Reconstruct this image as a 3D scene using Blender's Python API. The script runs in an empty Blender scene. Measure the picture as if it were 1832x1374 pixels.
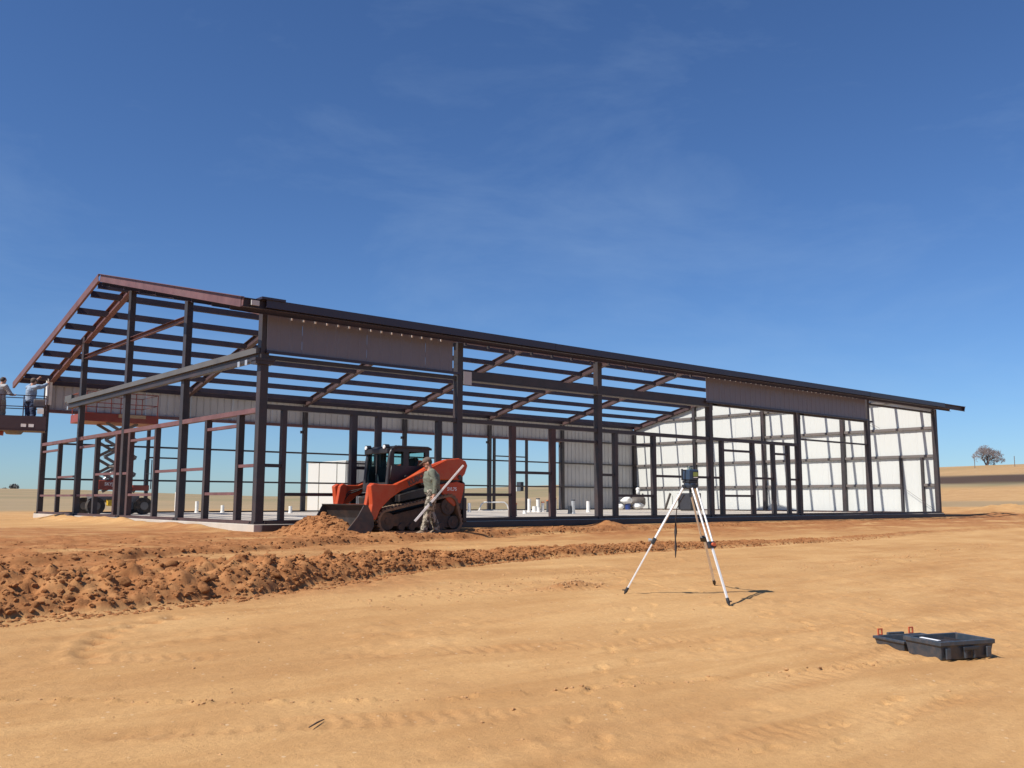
import bpy, math, random
import numpy as np
from mathutils import Vector, Matrix
R = math.radians
random.seed(7); rng = np.random.default_rng(7)
SC = bpy.context.scene
COL = SC.collection

# ------------------------------------------------------------------ camera
CAM = Vector((-9.161, -19.377, 0.561)); PITCH, YAW, ROLL = R(7.162), R(40.605), R(0.158)
cam = bpy.data.cameras.new('camera'); camo = bpy.data.objects.new('camera', cam); COL.objects.link(camo)
cam.sensor_width = 36.0; cam.lens = 32.34; cam.clip_start = 0.1; cam.clip_end = 4000
fw = Vector((math.sin(YAW)*math.cos(PITCH), math.cos(YAW)*math.cos(PITCH), math.sin(PITCH)))
rt = Vector((math.cos(YAW), -math.sin(YAW), 0)); up = rt.cross(fw)
r2 = rt*math.cos(ROLL)+up*math.sin(ROLL); u2 = up*math.cos(ROLL)-rt*math.sin(ROLL)
camo.matrix_world = Matrix(((r2.x, u2.x, -fw.x, CAM.x), (r2.y, u2.y, -fw.y, CAM.y), (r2.z, u2.z, -fw.z, CAM.z), (0, 0, 0, 1)))
SC.camera = camo

# ------------------------------------------------------------------ sky, sun, exposure
SUN_HEADING, SUN_ELEV = 274.5, 48.0          # the sun stands beyond the left gable, a little behind the front wall
wd = bpy.data.worlds.new('World'); SC.world = wd; wd.use_nodes = True
nt = wd.node_tree; bg = nt.nodes['Background']
sky = nt.nodes.new('ShaderNodeTexSky'); sky.sky_type = 'NISHITA'; sky.sun_disc = False
sky.sun_elevation = R(SUN_ELEV); sky.sun_rotation = R(SUN_HEADING)
sky.altitude = 400; sky.air_density = 1.0; sky.dust_density = 0.15; sky.ozone_density = 1.6
tc = nt.nodes.new('ShaderNodeTexCoord'); mp = nt.nodes.new('ShaderNodeMapping')
mp.inputs['Rotation'].default_value = (0.06, -0.05, 0.3); mp.inputs['Scale'].default_value = (2.4, 2.4, 7.5)
nz = nt.nodes.new('ShaderNodeTexNoise'); nz.inputs['Scale'].default_value = 1.3; nz.inputs['Detail'].default_value = 7
nz.inputs['Roughness'].default_value = 0.62; nz.inputs['Distortion'].default_value = 0.35
rp = nt.nodes.new('ShaderNodeMapRange'); rp.inputs['From Min'].default_value = 0.46; rp.inputs['From Max'].default_value = 0.84
rp.inputs['To Max'].default_value = 0.17
mx = nt.nodes.new('ShaderNodeMix'); mx.data_type = 'RGBA'
mx.inputs[7].default_value = (6.0, 8.0, 10.5, 1)            # thin high cirrus
wb = nt.nodes.new('ShaderNodeMix'); wb.data_type = 'RGBA'; wb.blend_type = 'MULTIPLY'; wb.inputs[0].default_value = 1.0; wb.inputs[7].default_value = (0.66, 0.945, 1.36, 1)   # the camera's cool rendering of the sky
lk = nt.links.new
lk(tc.outputs['Generated'], mp.inputs[0]); lk(mp.outputs[0], nz.inputs['Vector']); lk(nz.outputs['Fac'], rp.inputs['Value'])
lk(rp.outputs[0], mx.inputs[0]); lk(sky.outputs[0], wb.inputs[6]); lk(wb.outputs[2], mx.inputs[6]); lk(mx.outputs[2], bg.inputs['Color'])
bg.inputs['Strength'].default_value = 0.0535
sl = bpy.data.lights.new('sun', 'SUN'); sl.energy = 4.1; sl.angle = R(0.53); sl.color = (1.0, 0.95, 0.87)
so = bpy.data.objects.new('sun', sl); COL.objects.link(so)
hd = R(SUN_HEADING)
sdir = Vector((-math.sin(hd)*math.cos(R(SUN_ELEV)), -math.cos(hd)*math.cos(R(SUN_ELEV)), -math.sin(R(SUN_ELEV))))
so.rotation_euler = sdir.to_track_quat('-Z', 'Y').to_euler(); so.location = (-20, 0, 30)
vs = SC.view_settings; vs.view_transform = 'Standard'; vs.look = 'None'; vs.exposure = 0.6; vs.gamma = 1.0; vs.use_curve_mapping = False

# ------------------------------------------------------------------ materials
MATS = {}
def material(name, col, rough=0.6, metal=0.0, vary=0.18, scale=3.0, dirt=None, dirt_amt=0.0, dirt_scale=2.0, dirt_lo=0.45, dirt_hi=0.7, bump=0.0, bump_scale=40.0, stretch=(1, 1, 1), spec=0.5):
    m = bpy.data.materials.new(name); m.use_nodes = True; t = m.node_tree; n = t.nodes; l = t.links.new
    b = n['Principled BSDF']; b.inputs['Roughness'].default_value = rough; b.inputs['Metallic'].default_value = metal
    b.inputs['Specular IOR Level'].default_value = spec
    tcn = n.new('ShaderNodeTexCoord'); mpn = n.new('ShaderNodeMapping'); mpn.inputs['Scale'].default_value = stretch
    l(tcn.outputs['Object'], mpn.inputs[0])
    z = n.new('ShaderNodeTexNoise'); z.inputs['Scale'].default_value = scale; z.inputs['Detail'].default_value = 6; z.inputs['Roughness'].default_value = 0.65
    l(mpn.outputs[0], z.inputs['Vector'])
    rm = n.new('ShaderNodeMapRange'); rm.inputs['From Min'].default_value = 0.25; rm.inputs['From Max'].default_value = 0.75
    rm.inputs['To Min'].default_value = 1-vary; rm.inputs['To Max'].default_value = 1+vary
    l(z.outputs['Fac'], rm.inputs['Value'])
    mu = n.new('ShaderNodeMix'); mu.data_type = 'RGBA'; mu.blend_type = 'MULTIPLY'; mu.inputs[0].default_value = 1
    mu.inputs[6].default_value = (*col, 1); l(rm.outputs[0], mu.inputs[7])
    out = mu.outputs[2]
    if dirt:
        z2 = n.new('ShaderNodeTexNoise'); z2.inputs['Scale'].default_value = dirt_scale; z2.inputs['Detail'].default_value = 8; z2.inputs['Roughness'].default_value = 0.7
        l(mpn.outputs[0], z2.inputs['Vector'])
        r3 = n.new('ShaderNodeMapRange'); r3.inputs['From Min'].default_value = dirt_lo; r3.inputs['From Max'].default_value = dirt_hi; r3.inputs['To Max'].default_value = dirt_amt
        l(z2.outputs['Fac'], r3.inputs['Value'])
        m2 = n.new('ShaderNodeMix'); m2.data_type = 'RGBA'; l(r3.outputs[0], m2.inputs[0]); l(out, m2.inputs[6]); m2.inputs[7].default_value = (*dirt, 1)
        out = m2.outputs[2]
    l(out, b.inputs['Base Color'])
    if bump:
        z3 = n.new('ShaderNodeTexNoise'); z3.inputs['Scale'].default_value = bump_scale; z3.inputs['Detail'].default_value = 5
        l(mpn.outputs[0], z3.inputs['Vector']); bp = n.new('ShaderNodeBump'); bp.inputs['Strength'].default_value = bump; bp.inputs['Distance'].default_value = 0.02
        l(z3.outputs['Fac'], bp.inputs['Height']); l(bp.outputs[0], b.inputs['Normal'])
    MATS[name] = m; return m
DUST = (0.36, 0.20, 0.10)
material('dark_primer', (0.036, 0.032, 0.034), 0.5, vary=0.3, scale=2.5, dirt=(0.085, 0.045, 0.038), dirt_amt=0.55, dirt_scale=1.2)
material('grey_primer', (0.105, 0.10, 0.094), 0.55, vary=0.25, scale=2.0, dirt=(0.10, 0.09, 0.08), dirt_amt=0.5)
material('red_primer', (0.135, 0.062, 0.062), 0.6, vary=0.3, scale=2.2, dirt=(0.20, 0.115, 0.105), dirt_amt=0.45, dirt_scale=1.5)
material('brown_primer', (0.060, 0.032, 0.030), 0.6, vary=0.3, scale=2.2, dirt=(0.15, 0.08, 0.07), dirt_amt=0.4, dirt_scale=1.5)
material('purlin_steel', (0.030, 0.022, 0.030), 0.55, vary=0.3, scale=1.5, dirt=(0.09, 0.05, 0.05), dirt_amt=0.4)
material('wall_girt', (0.135, 0.12, 0.112), 0.6, vary=0.25, scale=2.0, dirt=(0.15, 0.08, 0.065), dirt_amt=0.35)
material('charcoal_panel', (0.162, 0.155, 0.180), 0.45, vary=0.06, scale=0.7, dirt=(0.25, 0.20, 0.17), dirt_amt=0.18, dirt_scale=1.0)
material('trim_charcoal', (0.036, 0.030, 0.046), 0.4, vary=0.12, scale=1.0)
material('white_panel', (0.565, 0.575, 0.55), 0.4, vary=0.04, scale=0.8, dirt=(0.46, 0.44, 0.39), dirt_amt=0.25, dirt_scale=0.8)
material('liner_panel', (0.50, 0.49, 0.48), 0.45, vary=0.07, scale=0.8, dirt=(0.40, 0.36, 0.32), dirt_amt=0.3, dirt_scale=0.9)
material('galvanized', (0.62, 0.62, 0.60), 0.35, 0.6, vary=0.15, scale=8)
material('concrete', (0.50, 0.445, 0.375), 0.85, vary=0.14, scale=0.9, dirt=(0.44, 0.31, 0.20), dirt_amt=0.5, dirt_scale=0.55, bump=0.15, bump_scale=30)
material('loader_orange', (0.50, 0.060, 0.014), 0.45, vary=0.18, scale=3.5, dirt=(0.30, 0.13, 0.06), dirt_amt=0.55, dirt_scale=3.5)
material('black_paint', (0.022, 0.022, 0.024), 0.42, vary=0.3, scale=4, dirt=(0.13, 0.085, 0.055), dirt_amt=0.35, dirt_scale=2.5)
material('bucket_steel', (0.055, 0.052, 0.052), 0.5, 0.2, vary=0.35, scale=3, dirt=(0.22, 0.11, 0.06), dirt_amt=0.55, dirt_scale=2.5)
material('track_rubber', (0.17, 0.115, 0.075), 0.9, vary=0.3, scale=6, dirt=(0.33, 0.21, 0.12), dirt_amt=0.9, dirt_scale=4)
material('muddy_steel', (0.06, 0.048, 0.04), 0.8, vary=0.3, scale=5, dirt=(0.20, 0.11, 0.06), dirt_amt=0.6, dirt_scale=4)
material('lamp_lens', (0.75, 0.75, 0.72), 0.15)
material('decal_grey', (0.10, 0.075, 0.07), 0.5)
material('decal_white', (0.80, 0.78, 0.75), 0.5, dirt=(0.5, 0.3, 0.2), dirt_amt=0.4, dirt_scale=9)
material('seat_vinyl', (0.05, 0.05, 0.055), 0.6)
material('yellow_paint', (0.75, 0.47, 0.03), 0.45, dirt=DUST, dirt_amt=0.4)
material('lift_red', (0.26, 0.045, 0.028), 0.42, dirt=(0.3, 0.13, 0.07), dirt_amt=0.35)
material('lift_steel', (0.16, 0.16, 0.16), 0.5, 0.3, dirt=DUST, dirt_amt=0.3)
material('dark_red', (0.050, 0.026, 0.030), 0.5, dirt=(0.08, 0.05, 0.05), dirt_amt=0.5)
material('tyre', (0.030, 0.028, 0.027), 0.85, vary=0.3, scale=8, dirt=(0.22, 0.14, 0.09), dirt_amt=0.6, dirt_scale=5)
material('pvc', (0.78, 0.77, 0.73), 0.4, vary=0.06, scale=6, dirt=DUST, dirt_amt=0.25, dirt_scale=5)
material('rod_white', (0.60, 0.58, 0.57), 0.5, vary=0.08, scale=9, dirt=DUST, dirt_amt=0.3, dirt_scale=7)
material('dark_pipe', (0.07, 0.075, 0.085), 0.5)
material('orange_cap', (0.60, 0.16, 0.05), 0.5)
material('blue_plastic', (0.03, 0.06, 0.22), 0.4)
material('bag_white', (0.72, 0.72, 0.70), 0.5, bump=0.5, bump_scale=12)
material('bag_dark', (0.10, 0.085, 0.075), 0.6, bump=0.5, bump_scale=12)
material('timber', (0.42, 0.29, 0.17), 0.75, vary=0.25, scale=6, stretch=(1, 8, 8))
material('cabinet_dark', (0.035, 0.035, 0.042), 0.45, vary=0.2)
material('aluminium', (0.78, 0.78, 0.76), 0.38, 0.25, vary=0.08, scale=12, dirt=DUST, dirt_amt=0.25, dirt_scale=12)
material('laser_blue', (0.030, 0.055, 0.095), 0.4, vary=0.12, scale=14)
material('laser_dark', (0.020, 0.024, 0.03), 0.45)
material('lcd', (0.23, 0.27, 0.06), 0.25, vary=0.1, scale=60)
material('knob_orange', (0.50, 0.10, 0.04), 0.45)
material('case_grey', (0.032, 0.046, 0.062), 0.42, vary=0.12, scale=14, dirt=DUST, dirt_amt=0.14, dirt_scale=14)
material('case_foam', (0.022, 0.018, 0.022), 0.9, vary=0.2, scale=30)
material('paper', (0.82, 0.83, 0.84), 0.5)
material('webbing', (0.035, 0.028, 0.028), 0.8)
material('skin', (0.47, 0.25, 0.17), 0.55, vary=0.08, scale=20)
material('hair', (0.035, 0.025, 0.02), 0.7)
material('shirt_sage', (0.145, 0.158, 0.118), 0.85, vary=0.12, scale=9, bump=0.5, bump_scale=14)
material('camo', (0.34, 0.30, 0.235), 0.85, vary=0.45, scale=7, dirt=(0.06, 0.05, 0.036), dirt_amt=1.0, dirt_scale=10, dirt_lo=0.47, dirt_hi=0.53, bump=0.4, bump_scale=16)
material('cap_brown', (0.12, 0.085, 0.062), 0.85, vary=0.2, scale=14)
material('boot_tan', (0.20, 0.15, 0.105), 0.8, vary=0.2, scale=14, dirt=DUST, dirt_amt=0.6, dirt_scale=10)
material('denim', (0.035, 0.055, 0.11), 0.85, vary=0.2, scale=12, bump=0.4, bump_scale=16)
material('shirt_grey', (0.34, 0.345, 0.36), 0.85, vary=0.12, scale=9, bump=0.4, bump_scale=14)
material('shirt_blue', (0.26, 0.33, 0.42), 0.85, vary=0.12, scale=9, bump=0.4, bump_scale=14)
material('trouser_khaki', (0.24, 0.21, 0.17), 0.85, vary=0.12, scale=9)
material('bark', (0.12, 0.095, 0.085), 0.9, vary=0.3, scale=6)
material('twig', (0.26, 0.215, 0.21), 0.9, vary=0.25, scale=0.8)
material('leaf_dull', (0.17, 0.165, 0.15), 0.9, vary=0.3, scale=0.6)
material('post_wood', (0.16, 0.13, 0.11), 0.9)
material('stick', (0.12, 0.075, 0.045), 0.9)

def soil_material(name, col_a, col_b, col_c):
    m = bpy.data.materials.new(name); m.use_nodes = True; t = m.node_tree; n = t.nodes; l = t.links.new
    b = n['Principled BSDF']; b.inputs['Roughness'].default_value = 0.95; b.inputs['Specular IOR Level'].default_value = 0.15
    tcn = n.new('ShaderNodeTexCoord')
    z = n.new('ShaderNodeTexNoise'); z.inputs['Scale'].default_value = 6; z.inputs['Detail'].default_value = 8; z.inputs['Roughness'].default_value = 0.7
    l(tcn.outputs['Object'], z.inputs['Vector'])
    cr = n.new('ShaderNodeValToRGB'); e = cr.color_ramp.elements; e[0].position = 0.3; e[0].color = (*col_a, 1); e[1].position = 0.72; e[1].color = (*col_c, 1)
    k = e.new(0.5); k.color = (*col_b, 1)
    l(z.outputs['Fac'], cr.inputs[0]); l(cr.outputs[0], b.inputs['Base Color'])
    z3 = n.new('ShaderNodeTexNoise'); z3.inputs['Scale'].default_value = 45; z3.inputs['Detail'].default_value = 7; l(tcn.outputs['Object'], z3.inputs['Vector'])
    bp = n.new('ShaderNodeBump'); bp.inputs['Strength'].default_value = 0.6; bp.inputs['Distance'].default_value = 0.02
    l(z3.outputs['Fac'], bp.inputs['Height']); l(bp.outputs[0], b.inputs['Normal'])
    MATS[name] = m
soil_material('clod_soil', (0.195, 0.078, 0.029), (0.295, 0.128, 0.049), (0.39, 0.184, 0.074))
soil_material('clod_light', (0.33, 0.175, 0.078), (0.42, 0.235, 0.108), (0.50, 0.30, 0.145))

def glass_material():
    m = bpy.data.materials.new('tinted_glass'); m.use_nodes = True; n = m.node_tree.nodes; l = m.node_tree.links.new
    b = n['Principled BSDF']; b.inputs['Base Color'].default_value = (0.68, 0.84, 0.80, 1); b.inputs['Roughness'].default_value = 0.03
    b.inputs['Transmission Weight'].default_value = 1.0; b.inputs['IOR'].default_value = 1.05
    MATS['tinted_glass'] = m
glass_material()

# ------------------------------------------------------------------ mesh helpers
class MB:
    def __init__(s): s.v = []; s.f = []; s.smooth = []
    def add(s, vs, fs, sm=False):
        o = len(s.v); s.v += [tuple(q) for q in vs]; s.f += [tuple(i+o for i in f) for f in fs]; s.smooth += [sm]*len(fs); return s
    def box(s, x0, x1, y0, y1, z0, z1):
        v = [(x0, y0, z0), (x1, y0, z0), (x1, y1, z0), (x0, y1, z0), (x0, y0, z1), (x1, y0, z1), (x1, y1, z1), (x0, y1, z1)]
        return s.add(v, [(3, 2, 1, 0), (4, 5, 6, 7), (0, 1, 5, 4), (1, 2, 6, 5), (2, 3, 7, 6), (3, 0, 4, 7)])
    def bar(s, p, q, w, h, upv=(0, 0, 1), ow=0.0, oh=0.0):
        p, q = Vector(p), Vector(q); d = (q-p).normalized(); sd = d.cross(Vector(upv))
        if sd.length < 1e-6: sd = d.cross(Vector((0, 1, 0)))
        sd.normalize(); u = sd.cross(d)
        v = []
        for c in (p, q):
            c = c+sd*ow+u*oh
            v += [c-sd*w/2-u*h/2, c+sd*w/2-u*h/2, c+sd*w/2+u*h/2, c-sd*w/2+u*h/2]
        return s.add(v, [(0, 1, 2, 3), (7, 6, 5, 4), (0, 4, 5, 1), (1, 5, 6, 2), (2, 6, 7, 3), (3, 7, 4, 0)])
    def ibeam(s, p, q, w, h, tf=0.02, tw=0.015, upv=(0, 0, 1)):
        s.bar(p, q, w, tf, upv, 0, h/2-tf/2); s.bar(p, q, w, tf, upv, 0, -h/2+tf/2); s.bar(p, q, tw, h-2*tf, upv); return s
    def channel(s, p, q, w, h, t=0.012, upv=(0, 0, 1), side=1):
        s.bar(p, q, w, t, upv, 0, h/2-t/2); s.bar(p, q, w, t, upv, 0, -h/2+t/2); s.bar(p, q, t, h-2*t, upv, side*(w/2-t/2), 0); return s
    def prism(s, poly, y0, y1, axis='y'):
        n = len(poly)
        mk = (lambda a, b, c: (a, c, b)) if axis == 'y' else ((lambda a, b, c: (a, b, c)) if axis == 'z' else (lambda a, b, c: (c, a, b)))
        v = [mk(a, b, y0) for a, b in poly]+[mk(a, b, y1) for a, b in poly]
        fs = [tuple(range(n)), tuple(range(2*n-1, n-1, -1))]+[(i, i+n, (i+1) % n+n, (i+1) % n) for i in range(n)]
        return s.add(v, fs)
    def tube(s, pts, rad, n=8, cap=True, sm=True):
        pts = [Vector(p) for p in pts]; k = len(pts)
        if not hasattr(rad, '__len__'): rad = [rad]*k
        prev = None; v = []
        for i, p in enumerate(pts):
            d = (pts[min(i+1, k-1)]-pts[max(i-1, 0)]).normalized()
            if prev is None:
                a = d.cross(Vector((0, 0, 1)));
                if a.length < 1e-3: a = d.cross(Vector((0, 1, 0)))
            else: a = prev-d*prev.dot(d)
            a.normalize(); prev = a; b = d.cross(a)
            ra = rad[i]; rx, ry = (ra if hasattr(ra, '__len__') else (ra, ra))
            for j in range(n):
                t = 2*math.pi*j/n; v.append(p+a*math.cos(t)*rx+b*math.sin(t)*ry)
        fs = [(i*n+j, i*n+(j+1) % n, (i+1)*n+(j+1) % n, (i+1)*n+j) for i in range(k-1) for j in range(n)]
        s.add(v, fs, sm)
        if cap: s.add(v[:n], [tuple(range(n-1, -1, -1))]); s.add(v[-n:], [tuple(range(n))])
        return s
    def ball(s, c, r, nu=10, nv=7, rot=None):
        rx, ry, rz = r if hasattr(r, '__len__') else (r, r, r); c = Vector(c); v = [Vector((0, 0, rz))]
        for i in range(1, nv):
            th = math.pi*i/nv
            for j in range(nu):
                ph = 2*math.pi*j/nu; v.append(Vector((rx*math.sin(th)*math.cos(ph), ry*math.sin(th)*math.sin(ph), rz*math.cos(th))))
        v.append(Vector((0, 0, -rz)))
        if rot is not None: v = [rot@q for q in v]
        v = [q+c for q in v]
        fs = [(0, 1+j, 1+(j+1) % nu) for j in range(nu)]
        fs += [(1+i*nu+j, 1+(i+1)*nu+j, 1+(i+1)*nu+(j+1) % nu, 1+i*nu+(j+1) % nu) for i in range(nv-2) for j in range(nu)]
        o = 1+(nv-2)*nu; fs += [(o+(j+1) % nu, o+j, len(v)-1) for j in range(nu)]
        return s.add(v, fs, True)
    def mesh(s, name, origin=(0, 0, 0)):
        me = bpy.data.meshes.new(name); o = Vector(origin)
        me.from_pydata([tuple(Vector(q)-o) for q in s.v], [], s.f); me.polygons.foreach_set('use_smooth', s.smooth); me.update()
        return me
    def build(s, name, mat, parent=None, bevel=0.0, seg=2):
        """verts are world coordinates; a child's mesh is stored relative to its thing's Empty"""
        o = world_of(parent) if parent else Vector((0, 0, 0))
        ob = bpy.data.objects.new(name, s.mesh(name, o)); COL.objects.link(ob); ob.data.materials.append(MATS[mat])
        if parent: ob.parent = parent
        fix_normals(ob.data)
        if bevel:
            md = ob.modifiers.new('bevel', 'BEVEL'); md.width = bevel; md.segments = seg; md.limit_method = 'ANGLE'; md.angle_limit = R(40)
        return ob
def fix_normals(me):
    import bmesh
    bm = bmesh.new(); bm.from_mesh(me); bmesh.ops.recalc_face_normals(bm, faces=bm.faces); bm.to_mesh(me); bm.free()
def world_of(o):
    v = Vector((0, 0, 0))
    while o: v += o.location; o = o.parent
    return v
def tag(o, label, cat, group=None):
    o['label'] = label; o['category'] = cat
    if group: o['group'] = group
    return o
def thing(name, label, cat, loc, group=None):
    o = bpy.data.objects.new(name, None); o.empty_display_size = 0.2; COL.objects.link(o); o.location = loc
    return tag(o, label, cat, group)
def kind(o, k): o['kind'] = k; return o

# ------------------------------------------------------------------ ground
TB = rng.random((256, 256))
def vn(x, y, s=0):
    x = np.asarray(x, float)+s*17.31; y = np.asarray(y, float)+s*9.77
    xi = np.floor(x).astype(int); yi = np.floor(y).astype(int); fx = x-xi; fy = y-yi
    fx = fx*fx*(3-2*fx); fy = fy*fy*(3-2*fy)
    g = lambda a, b: TB[a % 256, b % 256]
    return (g(xi, yi)*(1-fx)+g(xi+1, yi)*fx)*(1-fy)+(g(xi, yi+1)*(1-fx)+g(xi+1, yi+1)*fx)*fy
def fbm(x, y, s=0, o=4):
    t = 0; a = 0.5; k = 0
    for i in range(o):
        t = t+a*vn(x*2**i, y*2**i, s+i*3); k += a; a *= 0.5
    return t/k
def sstep(a, b, x):
    t = np.clip((x-a)/(b-a), 0, 1); return t*t*(3-2*t)
HD = [-180, -60, 5, 11.7, 15.2, 20.2, 26.2, 31.2, 39, 43.5, 53.7, 65.7, 69.6, 90, 140, 180]
HZ = [1.5, 2.5, 3.0, 2.9, 2.75, 2.0, 1.3, 2.2, 3.7, 4.5, 6.9, 8.7, 9.2, 9.5, 4, 1.5]
B1X = [-12, -9, -7, -5.4, -4.35, -2.9, -1.07, 1, 3.35, 8.7, 12.5, 20, 30]
B1F = [-10.1, -9.75, -9.5, -9.3, -9.1, -8.55, -7.8, -7.25, -6.95, -6.9, -6.8, -6.2, -5.8]
B1W = [3.2, 3.2, 3.1, 2.9, 2.6, 2.1, 1.7, 1.25, 1.05, 0.9, 0.8, 0.9, 0.9]
B1H = [0.34, 0.32, 0.30, 0.28, 0.26, 0.23, 0.20, 0.155, 0.13, 0.085, 0.055, 0.03, 0.02]
B2X = [-12, -6, -4.5, -2.4, 0.44, 2.2, 5.5, 9.9, 15, 30]
B2F = [-5.2, -4.9, -4.7, -4.1, -3.3, -3.25, -2.75, -2.25, -1.9, -1.6]
B2H = [0.05, 0.09, 0.12, 0.13, 0.14, 0.15, 0.14, 0.10, 0.06, 0.03]
TRACKS = [([(1.82, -8.91), (5.0, -8.75), (12.8, -8.77)], 0.16), ([(2.3, -9.9), (5.5, -9.75), (13, -9.8)], 0.16), ([(-3.6, -15.16), (-1.9, -15.2), (0.04, -14.93), (2.4, -14.95)], 0.17), ([(1.6, -12.4), (1.4, -13.1), (1.2, -13.7), (0.4, -14.6)], 0.15),
          ([(-8.05, -13.1), (-7.2, -13.75), (-6.4, -14.1), (-5.4, -14.6), (-4.2, -15.2)], 0.16), ([(-5.4, -15.95), (-3.6, -16.0), (-0.8, -16.2)], 0.17), ([(-3.6, -9.85), (-1.3, -10.3), (0.6, -10.7), (3.5, -11.2)], 0.16), ([(-7.6, -11.3), (-6.2, -11.9), (-4.8, -12.6), (-3.3, -13.2), (-1, -13.9)], 0.16), ([(2.9, -11.8), (7.0, -11.0), (12, -10.9)], 0.16)]
PRINTS = []
for (ax, ay), (bx, by), n_ in (((-6.4, -16.4), (-0.9, -15.9), 13), ((-0.6, -15.0), (0.35, -12.2), 8), ((-5.2, -15.4), (-0.3, -11.6), 15), ((0.9, -11.3), (3.0, -3.2), 16), ((-2.2, -13.9), (1.9, -14.2), 9)):
    for i_ in range(n_):
        t_ = (i_+random.uniform(-.2, .2))/n_; a_ = math.atan2(by-ay, bx-ax); sd_ = 0.11*(1 if i_ % 2 else -1)
        PRINTS.append((ax+(bx-ax)*t_-math.sin(a_)*sd_, ay+(by-ay)*t_+math.cos(a_)*sd_, a_+random.uniform(-.25, .25)))
def ground(x, y):
    """height and the soil masks (red soil, grass, ploughed) at world x, y"""
    x = np.asarray(x, float); y = np.asarray(y, float)
    base = -0.15+0.0459*np.clip(y, -26, 0)
    dx = x-CAM.x; dy = y-CAM.y; r = np.hypot(dx, dy); th = np.degrees(np.arctan2(dx, dy))
    hz = np.interp(th, HD, HZ)
    far = (hz+0.1)*sstep(45, 260, r)-0.012*np.clip(r-300, 0, None)
    h = base+far
    near = 1-sstep(55, 80, r)
    h = h+near*(0.05*(fbm(x/4, y/2.2, 1)-0.5)+0.022*(fbm(x/0.9, y/0.45, 2)-0.5)+0.008*(fbm(x/0.16, y/0.10, 3, 3)-0.5))
    h = h+(1-near)*(0.5*(fbm(x/60, y/60, 8)-0.5)+0.10*(fbm(x/6, y/6, 9)-0.5))
    # windrow of bladed soil
    f = np.interp(x, B1X, B1F)+0.35*(fbm(x/0.9, x*0+3, 5)-0.5); w = np.interp(x, B1X, B1W); H = np.interp(x, B1X, B1H)
    t = (y-f)/w; pr = np.where((t > 0) & (t < 1), np.sin(np.pi*np.clip(t, 0, 1)**0.62)**0.75, 0)
    lump = 0.10+1.0*fbm(x/0.7, y/0.5, 11)*sstep(0.22, 0.5, fbm(x/1.6, y/0.9, 32))+1.3*np.abs(fbm(x/0.26, y/0.20, 12, 4)-0.5)+0.5*fbm(x/0.12, y/0.10, 30, 3)
    b1 = pr*H*lump+0.05*np.sqrt(pr)*(fbm(x/0.10, y/0.085, 31, 2)-0.5)
    f2 = np.interp(x, B2X, B2F)+0.3*(fbm(x/0.8, x*0+7, 6)-0.5); t2 = (y-f2)/0.65; pr2 = np.where((t2 > 0) & (t2 < 1), np.sin(np.pi*np.clip(t2, 0, 1)**0.7), 0)
    b2 = pr2*np.interp(x, B2X, B2H)*(0.25+1.2*fbm(x/0.5, y/0.4, 13))
    # loose soil at the left, between windrow and slab
    lz = sstep(1.0, -4.5, x)*sstep(-10, -8.6, y)*(1-sstep(-0.5, 0.8, y))
    h = h+b1+b2+lz*0.13*(fbm(x/0.5, y/0.3, 14, 5)-0.42)
    # heap pushed up by the bucket, small heaps along the slab and beyond the right gable
    for cx, cy, sx, sy, a in ((0.80, -1.25, 0.52, 0.80, 0.36), (1.25, -1.35, 0.35, 0.62, 0.16), (10.5, -0.75, 0.45, 0.3, 0.16), (-0.42, 9.0, 0.5, 3.6, 0.18), (-0.4, 14.0, 0.45, 1.8, 0.16), (-0.42, 2.8, 0.42, 1.9, 0.12), (47, 2.5, 4.5, 1.6, 0.36), (39, -0.4, 2.6, 1.0, 0.14),
                              (-0.3, -10.3, 0.55, 0.14, 0.07), (0.72, -10.35, 0.09, 0.07, 0.06), (8.5, -10.2, 1.2, 0.2, 0.05)):
        g = np.exp(-((x-cx)/sx)**2-((y-cy)/sy)**2); h = h+a*g*(0.55+0.9*fbm(x/0.3, y/0.25, 15))
    # wheel marks: a long line of crumbs, and the curved print at the left
    ln = np.interp(x, [-8.5, -7.5, -6.5, -5.25, -4.5, -3, 0, 4], [-12.1, -12.64, -13.39, -14.15, -14.43, -14.83, -15.6, -16.3])
    h = h+0.022*np.exp(-((y-ln)/0.05)**2)*(fbm(x/0.12, y/0.12, 16) > 0.55)*near
    ra = np.hypot(x+4.9, y+11.9); aa = np.arctan2(y+11.9, x+4.9)
    arc = np.exp(-((ra-1.95)/0.075)**2)*sstep(1.75, 1.95, aa)*(1-sstep(2.95, 3.2, aa))*(0.55+0.45*np.sign(np.sin(aa*46)))
    h = h-0.035*arc*(0.5+fbm(x/0.2, y/0.2, 17))+0.02*np.exp(-((ra-2.12)/0.06)**2)*sstep(1.8, 2.0, aa)*(1-sstep(2.9, 3.2, aa))*fbm(x/.08, y/.08, 19)
    for yy, am in ((-11.0, 0.03), (-11.5, 0.024), (-12.6, 0.02), (-13.1, 0.018), (-16.2, 0.014)):
        h = h-am*np.exp(-((y-yy-0.12*x+0.25*np.sin(x*0.5))/0.14)**2)*sstep(-6, 2, x)*fbm(x/0.4, y/0.2, 18)
    trk = 0
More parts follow.
